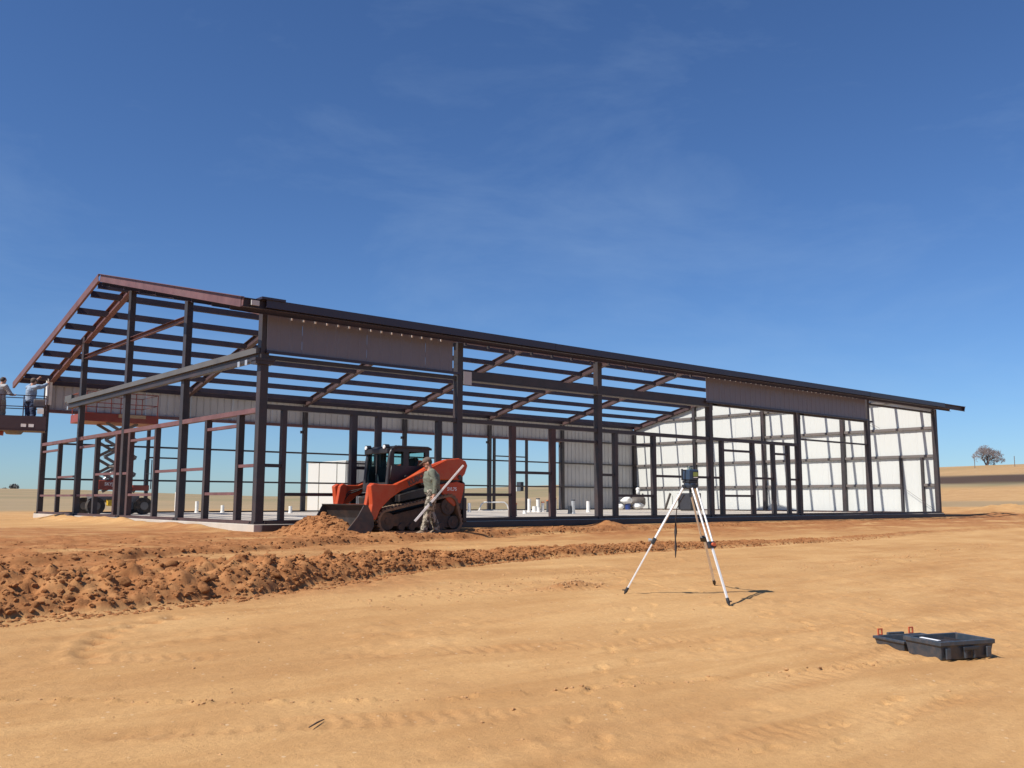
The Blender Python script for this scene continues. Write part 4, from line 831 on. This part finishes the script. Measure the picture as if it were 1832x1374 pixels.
loc_box(loc_box(loc_box(MB(), -.132, -.118, -.014, .014, .035, .185, LA), -.132, -.06, -.013, .013, .160, .174, LA), -.118, -.06, -.013, .013, .036, .050, LA).build('side_handle', 'laser_dark', las, 0.005)
loc_box(loc_box(loc_box(MB(), .102, .114, -.014, .014, .035, .175, LA), .07, .114, -.013, .013, .160, .174, LA), .07, .114, -.013, .013, .036, .050, LA).build('side_handle', 'laser_dark', las, 0.005)
MB().tube([HUB+Vector((0, 0, .20)), HUB+Vector((0, 0, .235))], [0.040, 0.036], 14).build('rotor_window', 'tinted_glass', las)
MB().tube([HUB+Vector((0, 0, .203)), HUB+Vector((0, 0, .24))], [0.018, 0.018], 10).build('rotor', 'galvanized', las)
MB().tube([HUB+Vector((0, 0, .236)), HUB+Vector((0, 0, .248))], [0.044, 0.040], 14).build('top_cap', 'laser_dark', las)

# ------------------------------------------------------------------ open carrying case on the ground
CA = Vector((-0.79, -15.48)); U = Vector((0.935, -0.355)); Vv = Vector((0.355, 0.935)); CZ = min(gz(*(CA+U*a+Vv*c)) for a in (0, .3, .6) for c in (0, .45, .87))+0.012
cs = thing('carrying_case', 'dark grey instrument case lying open and empty on the soil', 'case', (CA.x, CA.y, CZ))
def cbox(m, a0, a1, c0, c1, z0, z1, tz=0.0):
    k = MB().box(a0, a1, c0, c1, z0, z1); m.add([(CA.x+U.x*v[0]+Vv.x*v[1], CA.y+U.y*v[0]+Vv.y*v[1], CZ+v[2]+tz*(v[1]-0.46)) for v in k.v], k.f); return m
def tray(a0, a1, c0, c1, h, t, name, par, tz=0.0):
    m = MB(); sl_ = 0.025
    def ring(ins, z): return [(a0+ins, c0+ins, z), (a1-ins, c0+ins, z), (a1-ins, c1-ins, z), (a0+ins, c1-ins, z)]
    lv = [ring(sl_, 0), ring(0.006, h*0.75), ring(-0.008, h*0.76), ring(-0.008, h), ring(t, h), ring(t+0.012, 0.02)]
    v = [q for r_ in lv for q in r_]; fs = [(0, 1, 2, 3)]
    for k in range(5):
        for i in range(4): j = (i+1) % 4; fs.append((k*4+i, k*4+j, k*4+4+j, k*4+4+i))
    fs.append((20, 21, 22, 23))
    m.add([(CA.x+U.x*p[0]+Vv.x*p[1], CA.y+U.y*p[0]+Vv.y*p[1], CZ+p[2]+tz*(p[1]-0.46)) for p in v], fs)
    return m.build(name, 'case_grey', par, 0.006, 2)
bs = tray(0.0, 0.62, 0.0, 0.44, 0.165, 0.022, 'case_base', cs)
ld = tray(0.02, 0.60, 0.47, 0.87, 0.105, 0.020, 'case_lid', cs)
for a0, a1 in ((0.05, 0.10), (0.26, 0.285), (0.36, 0.385), (0.52, 0.57)): cbox(MB(), a0, a1, -0.016, 0.002, 0.012, 0.105).build('foot_rib', 'case_grey', bs, 0.004)
cbox(MB(), 0.24, 0.42, -0.028, -0.012, 0.085, 0.115).build('carry_handle', 'laser_dark', bs, 0.006)
f_ = cbox(MB(), 0.035, 0.585, 0.035, 0.405, 0.025, 0.085); f_.build('foam_insert', 'case_foam', bs)
for a0, a1, c0, c1 in ((0.05, 0.06, 0.04, 0.40), (0.24, 0.25, 0.04, 0.40), (0.43, 0.44, 0.04, 0.40)): cbox(MB(), a0, a1, c0, c1, 0.084, 0.138).build('divider', 'case_foam', bs)
for a0, a1, c0, c1, h in ((0.08, 0.22, 0.08, 0.2, 0.118), (0.28, 0.41, 0.22, 0.36, 0.125), (0.46, 0.56, 0.10, 0.34, 0.110)): cbox(MB(), a0, a1, c0, c1, 0.083, h).build('foam_block', 'case_foam', bs, 0.008)
cbox(MB(), 0.02, 0.055, 0.05, 0.27, 0.168, 0.171).build('instruction_card', 'paper', bs)
for a in (0.12, 0.46): cbox(MB(), a, a+0.06, 0.44, 0.47, 0.085, 0.10).build('hinge', 'laser_dark', cs)
for a in (0.08, 0.46):
    m = MB(); cbox(m, a, a+0.055, 0.872, 0.884, 0.10, 0.112); cbox(m, a, a+0.012, 0.872, 0.884, 0.112, 0.155); cbox(m, a+0.043, a+0.055, 0.872, 0.884, 0.112, 0.155); cbox(m, a, a+0.055, 0.872, 0.884, 0.155, 0.167); m.build('latch', 'knob_orange', cs)
cbox(MB(), 0.20, 0.40, 0.868, 0.90, 0.075, 0.125).build('lid_grip', 'case_grey', ld, 0.008)

# ------------------------------------------------------------------ scissor lift working inside the left gable
SLX, SLY = 1.62, 15.3
slf = thing('scissor_lift', 'red scissor lift raised high inside the left gable', 'scissor lift', (SLX, SLY, 0))
x0, x1, y0, y1 = SLX-0.78, SLX+0.86, SLY-0.85, SLY+0.85
MB().box(x0+0.1, x1-0.1, y0+0.2, y1-0.2, 0.42, 0.72).build('chassis', 'lift_steel', slf, 0.02)
tb = MB().box(x0+0.05, x1-0.62, y0+0.02, y0+0.2, 0.86, 1.20).build('side_tray', 'lift_red', slf, 0.03)
text_mesh('SKYJACK', 0.15, 'lettering', 'decal_white', tb, Matrix.Translation((x0+0.55, y0+0.014, 1.06))@Matrix.Rotation(R(90), 4, 'X'))
MB().box(x1-0.42, x1+0.16, y0+0.02, y0+0.2, 0.84, 1.04).build('side_tray', 'lift_red', slf, 0.02)
MB().box(x0+0.4, x0+1.05, y0+0.05, y0+0.22, 0.30, 0.52).build('outrigger_cover', 'yellow_paint', slf, 0.02)
MB().box(x0+0.72, x0+0.84, y0+0.05, y0+0.16, 0.02, 0.30).build('jack_leg', 'galvanized', slf)
for xx in (x0+0.02, x1+0.02):
    for yy in (y0+0.02, y1-0.30):
        wl = MB().tube([(xx, yy, 0.30), (xx, yy+0.26, 0.30)], 0.30, 22, True, False).build('wheel', 'tyre', slf, 0.03)
        MB().tube([(xx, yy-0.012, 0.30), (xx, yy+0.05, 0.30)], 0.14, 16).build('rim', 'lift_steel', wl)
MB().tube([(x1+0.22, y0+0.05, 0.9), (x1+0.22, y0+0.05, 1.95), (x1-0.02, y0+0.05, 1.95), (x1-0.02, y0+0.05, 0.9)], 0.02, 6).bar((x1-0.02, y0+0.05, 1.45), (x1+0.22, y0+0.05, 1.45), 0.02, 0.02).build('entry_ladder', 'lift_steel', slf)
zb, zp = 0.80, 3.24; nst = 4; st = (zp-zb)/nst
for k in range(nst):
    for j, yy in enumerate((y0+0.32, y1-0.32)):
        for sg in (-1, 1):
            a, b_ = (SLX+0.05-0.55*sg, yy+0.03*sg, zb+k*st), (SLX+0.05+0.55*sg, yy+0.03*sg, zb+(k+1)*st)
            MB().bar(a, b_, 0.05, 0.10).build('scissor_arm', 'lift_steel', slf)
    MB().tube([(SLX, y0+0.24, zb+(k+.5)*st), (SLX, y1-0.24, zb+(k+.5)*st)], 0.035, 8).build('pivot_tube', 'lift_steel', slf)
MB().tube([(SLX-0.6, SLY, zb+0.1), (SLX+0.2, SLY, zb+1.1*st+0.3)], 0.06, 10).build('lift_cylinder', 'galvanized', slf)
pf = MB().box(SLX-1.32, SLX+1.22, y0-0.02, y1+0.02, zp, zp+0.30).build('platform', 'lift_red', slf, 0.015)
MB().box(SLX-0.20, SLX+0.75, y0-0.035, y0-0.022, zp+0.17, zp+0.29).build('platform_stripe', 'timber', pf)
rl = MB()
for xx in (SLX-1.28, SLX-0.45, SLX+0.4, SLX+1.18):
    for yy in (y0+0.02, y1-0.02): rl.tube([(xx, yy, zp+0.29), (xx, yy, zp+1.05)], 0.016, 6)
for zz in (zp+0.66, zp+1.05):
    rl.tube([(SLX-1.28, y0+0.02, zz), (SLX+1.18, y0+0.02, zz), (SLX+1.18, y1-0.02, zz), (SLX-1.28, y1-0.02, zz), (SLX-1.28, y0+0.02, zz)], 0.016, 6)
rl.build('guard_rail', 'lift_red', pf)

# ------------------------------------------------------------------ boom lift basket at the left edge, with two workers
BX, BY, BZ = -2.12, 13.82, 2.78                              # basket floor centre
blf = thing('boom_lift', 'boom lift reaching up to the left eave, dark red basket with railings', 'boom lift', (-9.5, 17.0, gz(-9.5, 17.0)))
ba = R(-14)
def bp_(u, v, z): return (BX+u*math.cos(ba)-v*math.sin(ba), BY+u*math.sin(ba)+v*math.cos(ba), BZ+z)
def bbox(m, u0, u1, v0, v1, z0, z1):
    k = MB().box(u0, u1, v0, v1, z0, z1); m.add([bp_(*v) for v in k.v], k.f); return m
bk_ = bbox(MB(), -0.98, 1.0, -0.45, 0.45, -0.06, 0.0).build('basket_floor', 'dark_red', blf)
bbox(bbox(MB(), -0.98, 1.0, -0.455, -0.44, 0.0, 0.42), 0.985, 1.0, -0.44, 0.45, 0.0, 0.42).build('toe_board', 'dark_red', bk_)
for u in (-0.98, -0.32, 0.34, 1.0):
    for v in (-0.44, 0.44):
        if u in (-0.98, 1.0) or v < 0: MB().tube([bp_(u, v, 0), bp_(u, v, 1.08)], 0.018, 6).build('rail_post', 'dark_red', bk_)
for z in (0.40, 0.72, 1.08): MB().tube([bp_(-0.98, -0.44, z), bp_(1.0, -0.44, z), bp_(1.0, 0.44, z), bp_(-0.98, 0.44, z), bp_(-0.98, -0.44, z)], 0.016, 6).build('guard_rail', 'dark_red', bk_)
bbox(MB(), 0.62, 0.96, -0.40, -0.14, 0.72, 0.98).build('control_box', 'lift_steel', bk_, 0.02)
bbox(MB(), 0.74, 0.93, -0.47, -0.458, 0.50, 0.68).build('notice_plate', 'pvc', bk_)
for u in (0.30, 0.52): bbox(MB(), u, u+0.15, -0.462, -0.456, 0.06, 0.16).build('decal', 'decal_white', bk_)
MB().tube([bp_(0.1, 0.0, -0.06), bp_(0.1, 0.0, -0.16)], [0.30, 0.22], 14).build('slew_mount', 'lift_steel', bk_)
jb = MB().bar(bp_(-0.2, 0.25, -0.10), (-5.6, 15.3, 3.15), 0.16, 0.2).build('jib', 'lift_red', blf, 0.01)
MB().bar((-5.5, 15.25, 3.2), (-9.7, 17.05, 1.95), 0.24, 0.30).build('boom', 'lift_red', blf, 0.015)
gb = gz(-9.5, 17.0)
MB().box(-10.6, -8.6, 16.2, 17.8, gb+0.95, gb+1.9).build('turret', 'lift_red', blf, 0.06)
MB().box(-10.9, -8.1, 16.1, 17.9, gb+0.45, gb+0.9).build('chassis', 'lift_steel', blf, 0.04)
for xx in (-10.6, -8.4):
    for yy in (15.85, 17.85):
        wl = MB().tube([(xx, yy, gb+0.46), (xx, yy+0.32, gb+0.46)], 0.46, 22, True, False).build('wheel', 'tyre', blf, 0.03)
        MB().tube([(xx, yy-0.01, gb+0.46), (xx, yy+0.06, gb+0.46)], 0.22, 14).build('rim', 'lift_steel', wl)
STAND = dict(pelvis=(0, 0, .95), waist=(0, 0, 1.08), chest=(.02, 0, 1.28), neck=(.04, 0, 1.45), head=(.075, 0, 1.59), lhip=(0, .10, .91), lkn=(.03, .12, .50), lan=(0, .13, .115), ltoe=(.18, .15, .045),
             rhip=(0, -.10, .91), rkn=(.03, -.12, .50), ran=(-.02, -.13, .115), rtoe=(.16, -.16, .045))
W1 = dict(STAND, lsh=(.02, .18, 1.39), lel=(.16, .24, 1.18), lwr=(.36, .18, 1.22), rsh=(.02, -.18, 1.39), rel=(.14, -.26, 1.16), rwr=(.34, -.18, 1.14))
W2 = dict(STAND, lsh=(.03, .18, 1.40), lel=(.22, .24, 1.52), lwr=(.34, .12, 1.72), rsh=(.03, -.18, 1.40), rel=(.28, -.22, 1.46), rwr=(.50, -.14, 1.58))
w1p = bp_(-0.36, 0.10, 0.0); w2p = bp_(0.52, 0.05, 0.0)
person('person', 'worker in pale grey shirt and khaki trousers at the left edge of the boom basket', w1p, 60, W1, dict(shirt='shirt_grey', trousers='trouser_khaki', boots='boot_tan', cap=None))
person('person', 'worker in light blue shirt and jeans reaching up from the basket to the rake', w2p, 60, W2, dict(shirt='shirt_blue', trousers='denim', boots='boot_tan', cap='cap_brown'))
tt = thing('trim_sheet', 'white trim sheet held upright at the left end of the far eave', 'trim sheet', (-0.14, W-0.55, 3.9))
MB().bar((-0.14, W-0.55, 4.02), (-0.16, W-0.62, 4.98), 0.28, 0.03, (1, 0, 0)).bar((-0.02, W-0.55, 4.02), (-0.04, W-0.62, 4.98), 0.03, 0.10, (1, 0, 0)).build('sheet', 'pvc', tt)
t2 = bp_(-0.80, -0.10, 1.0)
tp = thing('trim_panel', 'slanted white panel carried by the worker at the photo\'s left edge', 'panel', t2)
MB().bar((t2[0]+0.14, t2[1]-0.05, t2[2]-0.10), (t2[0]-0.22, t2[1]+0.06, t2[2]+0.78), 0.34, 0.03, (0.3, 1, 0)).bar((t2[0]+0.14, t2[1]-0.1, t2[2]-0.10), (t2[0]-0.22, t2[1]+0.01, t2[2]+0.78), 0.03, 0.06, (0.3, 1, 0)).build('sheet', 'pvc', tp)

# ------------------------------------------------------------------ things standing on the slab
def pipe(x, y, h, r=0.055, label='', mat='pvc', cap=None, group='pipe stubs standing out of the slab', z0=0.0):
    o = thing('pipe_stub', label, 'pipe', (x, y, z0), group)
    MB().tube([(x, y, z0-0.05), (x, y, z0+h)], r, 14, False).tube([(x, y, z0-0.05), (x, y, z0+h)], r*0.86, 14, False).tube([(x, y, z0+h-0.002), (x, y, z0+h)], [r, r*0.86], 14, False).build('pipe', mat, o)
    MB().tube([(x, y, z0), (x, y, z0+0.05)], [r*1.25, r*1.12], 14).build('collar', mat, o)
    if cap: MB().tube([(x, y, z0+h), (x, y, z0+h+0.05)], [r*1.15, r*1.08], 14).build('cap', cap, o)
    return o
pipe(16.6, 13.6, 0.40, 0.075, 'white pipe stub on the slab just right of the loader, nearest its rear')
pipe(11.48, 4.52, 0.40, 0.06, 'dark pipe stub with orange cap just right of the left brown stud', 'dark_pipe', 'orange_cap')
pipe(15.6, 8.7, 0.13, 0.07, 'shortest white pipe stub, low on the slab in front of the tall ones')
pipe(18.6, 11.8, 0.60, 0.075, 'tallest white pipe stub, leftmost of the tight cluster beyond the loader')
pipe(19.2, 12.1, 0.26, 0.11, 'thick short white pipe stub beside the tallest one in the cluster')
pipe(19.0, 11.6, 0.22, 0.085, 'short white pipe stub in the middle of the cluster')
pipe(19.5, 12.2, 0.58, 0.085, 'tall thick white pipe stub with dark cap in the middle of the cluster', 'pvc', 'dark_pipe')
pipe(19.75, 12.15, 0.42, 0.07, 'medium white pipe stub with orange cap, right of the tall capped one', 'pvc', 'orange_cap')
pipe(19.35, 11.4, 0.50, 0.05, 'thin dark pipe with orange cap at the cluster\'s right end', 'dark_pipe', 'orange_cap')
pipe(18.2, 9.65, 0.58, 0.045, 'thin white pipe with orange cap just right of the brown door stud', 'pvc', 'orange_cap')
pipe(17.2, 7.75, 0.32, 0.07, 'short dark pipe stub in front of the grey far wall', 'dark_pipe')
pipe(17.35, 7.7, 0.52, 0.08, 'grey-blue pipe with dark cap in front of the grey far wall', 'galvanized', 'dark_pipe')
pipe(21.0, 10.45, 0.50, 0.085, 'single white pipe stub standing alone before the grey far wall')
pipe(5.6, 19.6, 0.86, 0.075, 'tall white pipe standing alone beyond the left part of the slab', z0=-0.02)
pipe(5.68, 17.6, 0.46, 0.07, 'left one of two white pipe stubs by the far wall under the girts')
pipe(5.95, 17.2, 0.50, 0.07, 'right one of two white pipe stubs by the far wall, slightly taller')
pipe(6.55, 17.1, 0.30, 0.07, 'short white pipe stub right of the pair by the far wall')
pipe(8.3, 14.6, 0.28, 0.07, 'white pipe stub on the slab left of the soil heap')
fr3 = thing('bent_pipe_frame', 'low arched frame of white bent pipe on the slab right of the loader', 'pipe frame', (21.0, 17.2, 0))
MB().tube([(20.35, 17.6, 0.0), (20.45, 17.55, 0.30), (20.60, 17.5, 0.42), (21.6, 17.1, 0.42), (21.75, 17.05, 0.30), (21.85, 17.0, 0.0)], 0.035, 10).build('bent_pipe', 'pvc', fr3)
MB().bar((20.3, 17.62, 0.02), (21.9, 16.98, 0.02), 0.06, 0.04).build('foot_bar', 'pvc', fr3)
cb = thing('equipment_cabinet', 'dark upright equipment cabinet by the white gable wall, behind the tripod', 'cabinet', (30.2, 12.0, 0))
MB().box(29.75, 30.65, 11.55, 12.4, 0.05, 0.93).build('body', 'cabinet_dark', cb, 0.02)
for z in (0.66, 0.75, 0.84): MB().box(29.80, 30.2, 11.535, 11.549, z, z+0.035).build('louvre', 'liner_panel', cb)
MB().box(29.85, 30.55, 11.6, 12.3, 0.0, 0.05).build('plinth', 'dark_primer', cb)
def lump(name, c, r, mat, parent=None, seed=1):
    r_ = random.Random(seed); m = MB(); m.ball(c, r, 16, 10)
    for _ in range(6): m.ball(Vector(c)+Vector((r_.uniform(-.6, .6)*r[0], r_.uniform(-.6, .6)*r[1], r_.uniform(-.3, .6)*r[2])), tuple(q*r_.uniform(.35, .6) for q in r), 10, 7)
    me_ = remesh(m, max(0.02, min(r)*0.12), 1, 0.5); me_.materials.append(MATS[mat]); o = bpy.data.objects.new(name, me_); COL.objects.link(o)
    me_.transform(Matrix.Translation(-Vector((c[0], c[1], c[2]-r[2])))); o.location = (c[0], c[1], c[2]-r[2]); return o
tag(lump('rubbish_bag', (30.7, 16.9, 0.52), (0.36, 0.30, 0.22), 'bag_white', seed=3), 'white rubbish bag on top of the blue bucket in the far corner', 'bag')
tag(lump('rubbish_bag', (31.3, 16.6, 0.20), (0.36, 0.30, 0.20), 'bag_white', seed=4), 'low white rubbish bag on the slab right of the blue bucket', 'bag')
tag(lump('rubbish_bag', (30.15, 16.9, 0.17), (0.20, 0.20, 0.17), 'bag_white', seed=5), 'small pale bag on the slab left of the blue bucket', 'bag')
tag(lump('rubble_heap', (32.0, 17.3, 0.42), (0.55, 0.5, 0.42), 'bag_dark', seed=6), 'dark heap of packing waste in the far right corner', 'waste')
bkt = thing('bucket', 'blue plastic bucket on the slab in the far corner, under the white bag', 'bucket', (30.7, 16.85, 0))
MB().tube([(30.7, 16.85, 0.0), (30.7, 16.85, 0.34)], [0.14, 0.165], 18).build('pail', 'blue_plastic', bkt)
MB().tube([(30.7, 16.85, 0.33), (30.7, 16.85, 0.352)], [0.175, 0.175], 18).build('rim', 'blue_plastic', bkt)
wrp = thing('plastic_wrapping', 'white scrap of wrapping caught on the column in the far right corner', 'wrapping', (32.75, 17.9, 0.95))
lp_ = MB(); lp_.ball((32.72, 17.85, 1.18), (0.16, 0.12, 0.13), 10, 7); lp_.ball((32.6, 17.75, 1.0), (0.12, 0.10, 0.16), 10, 7); lp_.build('scrap', 'bag_white', wrp)
pl_ = thing('timber_plank', 'dark plank leaning on the white gable wall near the far corner', 'plank', (32.9, 15.6, 0)); MB().bar((32.5, 15.6, 0.0), (32.95, 15.55, 0.95), 0.16, 0.04, (0, 1, 0)).build('plank', 'bag_dark', pl_)

# white storage container behind the far wall
ct = thing('storage_container', 'large white storage container standing just beyond the far wall', 'container', (13.35, 18.95, -0.12))
cx0, cx1, cy0, cy1, cz0, cz1 = 13.35, 15.95, 18.95, 22.6, -0.02, 2.36
MB().box(cx0+0.02, cx1-0.02, cy0+0.02, cy1-0.02, cz0, cz1-0.03).build('body', 'white_panel', ct)
MB().box(cx0-0.02, cx1+0.02, cy0-0.02, cy1+0.02, cz1-0.03, cz1+0.03).build('roof', 'white_panel', ct, 0.01)
ys = [cy0, cy0+0.72, cy0+0.84, cy0+2.45, cy0+2.57, cy1]
for a, b_ in ((ys[0], ys[1]), (ys[2], ys[3]), (ys[4], ys[5])): MB().box(cx0-0.03, cx0+0.019, a, b_, cz0+0.02, cz1-0.04).build('side_panel', 'white_panel', ct, 0.006)
for k in range(4):
    a = cx0+0.03+k*0.635; MB().box(a, a+0.61, cy0-0.03, cy0+0.019, cz0+0.02, cz1-0.04).build('end_panel', 'white_panel', ct, 0.006)
for a in (cx0+0.2, cx1-0.2): MB().box(a-0.12, a+0.12, cy0+0.1, cy1-0.1, -0.30, cz0).build('skid', 'dark_primer', ct)

# ------------------------------------------------------------------ far field: bare tree on the ridge, fence posts, small far trees
def at_field(hdg, r):
    x, y = CAM.x+r*math.sin(R(hdg)), CAM.y+r*math.cos(R(hdg)); return Vector((x, y, gz(x, y)))
def bare_tree(name, label, base, h, spread, seed, depth=6, twigs=True):
    r_ = random.Random(seed); t = thing(name, label, 'tree', base); tr, br, tw = MB(), MB(), MB()
    def grow(p, d, ln, rad, k):
        rad = max(rad, 0.016)
        q = p+d*ln; tgt = tr if k == 0 else (br if k < 3 else tw)
        tgt.tube([p, p.lerp(q, 0.5)+Vector((r_.uniform(-.06, .06), r_.uniform(-.06, .06), 0))*ln, q], [rad, rad*0.85, rad*0.68], 6 if k < 3 else 3, False)
        if k >= depth: return
        for i in range(3 if k < 3 else (3 if r_.random() < 0.4 else 2)):
            az = r_.uniform(0, 6.28); tilt = r_.uniform(0.30, 0.85) if k else r_.uniform(0.5, 1.0)
            a = d.orthogonal().normalized(); a.rotate(Matrix.Rotation(az, 3, d)); nd = (d*math.cos(tilt)+a*math.sin(tilt)); nd.z = nd.z*0.86+0.10-(0.05*k if nd.length and math.hypot(nd.x, nd.y) > .7 else 0); nd.x *= spread; nd.y *= spread; nd.normalize()
            grow(q, nd, ln*r_.uniform(0.66, 0.86), rad*0.62, k+1)
    for i in range(3):
        az = i*2.1+r_.uniform(-.4, .4); grow(base-Vector((0, 0, .3)), Vector((0.42*math.cos(az), 0.42*math.sin(az), 1)).normalized(), h*0.22, h*0.032, 0)
    tr.build('trunk', 'bark', t); br.build('limbs', 'bark', t); o = tw.build('crown', 'twig', t); return t
tb_ = at_field(67.85, 232)
bare_tree('bare_tree', 'lone leafless round-crowned tree on the ridge at the right', tb_, 5.6, 0.85, 5, 8)
for hdg, lab in ((67.25, 'thin fence post on the ridge left of the bare tree'), (69.2, 'thin fence post on the ridge right of the bare tree')):
    p_ = at_field(hdg, 190); po = thing('fence_post', lab, 'post', p_, 'fence posts on the ridge'); MB().tube([p_-Vector((0, 0, .3)), p_+Vector((0, 0, 1.9))], 0.06, 6).build('post', 'post_wood', po)
def far_tree(hdg, r, h, seed, lab):
    r_ = random.Random(seed); b_ = at_field(hdg, r); t = thing('far_tree', lab, 'tree', b_, 'far trees on the left horizon'); tk = MB().tube([b_-Vector((0, 0, .5)), b_+Vector((0, 0, h*.5))], [h*.05, h*.03], 6).build('trunk', 'bark', t)
    m = MB()
    for _ in range(420):
        d = Vector((r_.gauss(0, 1), r_.gauss(0, 1), r_.gauss(0, 1))).normalized(); c = b_+Vector((d.x*h*.62, d.y*h*.62, h*.62+d.z*h*.38))*1.0*1 if False else b_+Vector((d.x*h*.62*r_.uniform(.3, 1), d.y*h*.62*r_.uniform(.3, 1), h*.6+d.z*h*.4*r_.uniform(.3, 1)))
        u = Vector((r_.gauss(0, 1), r_.gauss(0, 1), r_.gauss(0, 1))).normalized(); w = u.orthogonal().normalized(); s_ = h*.07; m.add([c-u*s_-w*s_*.5, c+u*s_-w*s_*.5, c+u*s_*.6+w*s_, c-u*s_*.6+w*s_], [(0, 1, 2, 3)])
    m.build('crown', 'leaf_dull', t)
far_tree(12.35, 330, 2.6, 1, 'larger of the two small trees on the left horizon'); far_tree(11.9, 345, 1.8, 2, 'smaller tree on the left horizon, at the frame edge')
p_ = at_field(41.0, 150); vh = thing('far_hut', 'small white box with dark side far off in the field behind the brown stud', 'hut', p_)
MB().box(p_.x-0.7, p_.x+0.1, p_.y-0.5, p_.y+0.5, p_.z-0.2, p_.z+0.9).build('white_side', 'white_panel', vh); MB().box(p_.x+0.12, p_.x+0.75, p_.y-0.5, p_.y+0.5, p_.z-0.2, p_.z+1.5).build('dark_side', 'cabinet_dark', vh)
sk = thing('stick', 'short dark twig lying on the tan ground in the foreground', 'stick', (-6.28, -14.2, gz(-6.28, -14.2)))
MB().tube([(-6.38, -14.29, gz(-6.38, -14.29)+0.012), (-6.29, -14.22, gz(-6.29, -14.22)+0.018), (-6.20, -14.15, gz(-6.20, -14.15)+0.012)], [0.004, 0.006, 0.003], 6).build('twig', 'stick', sk)
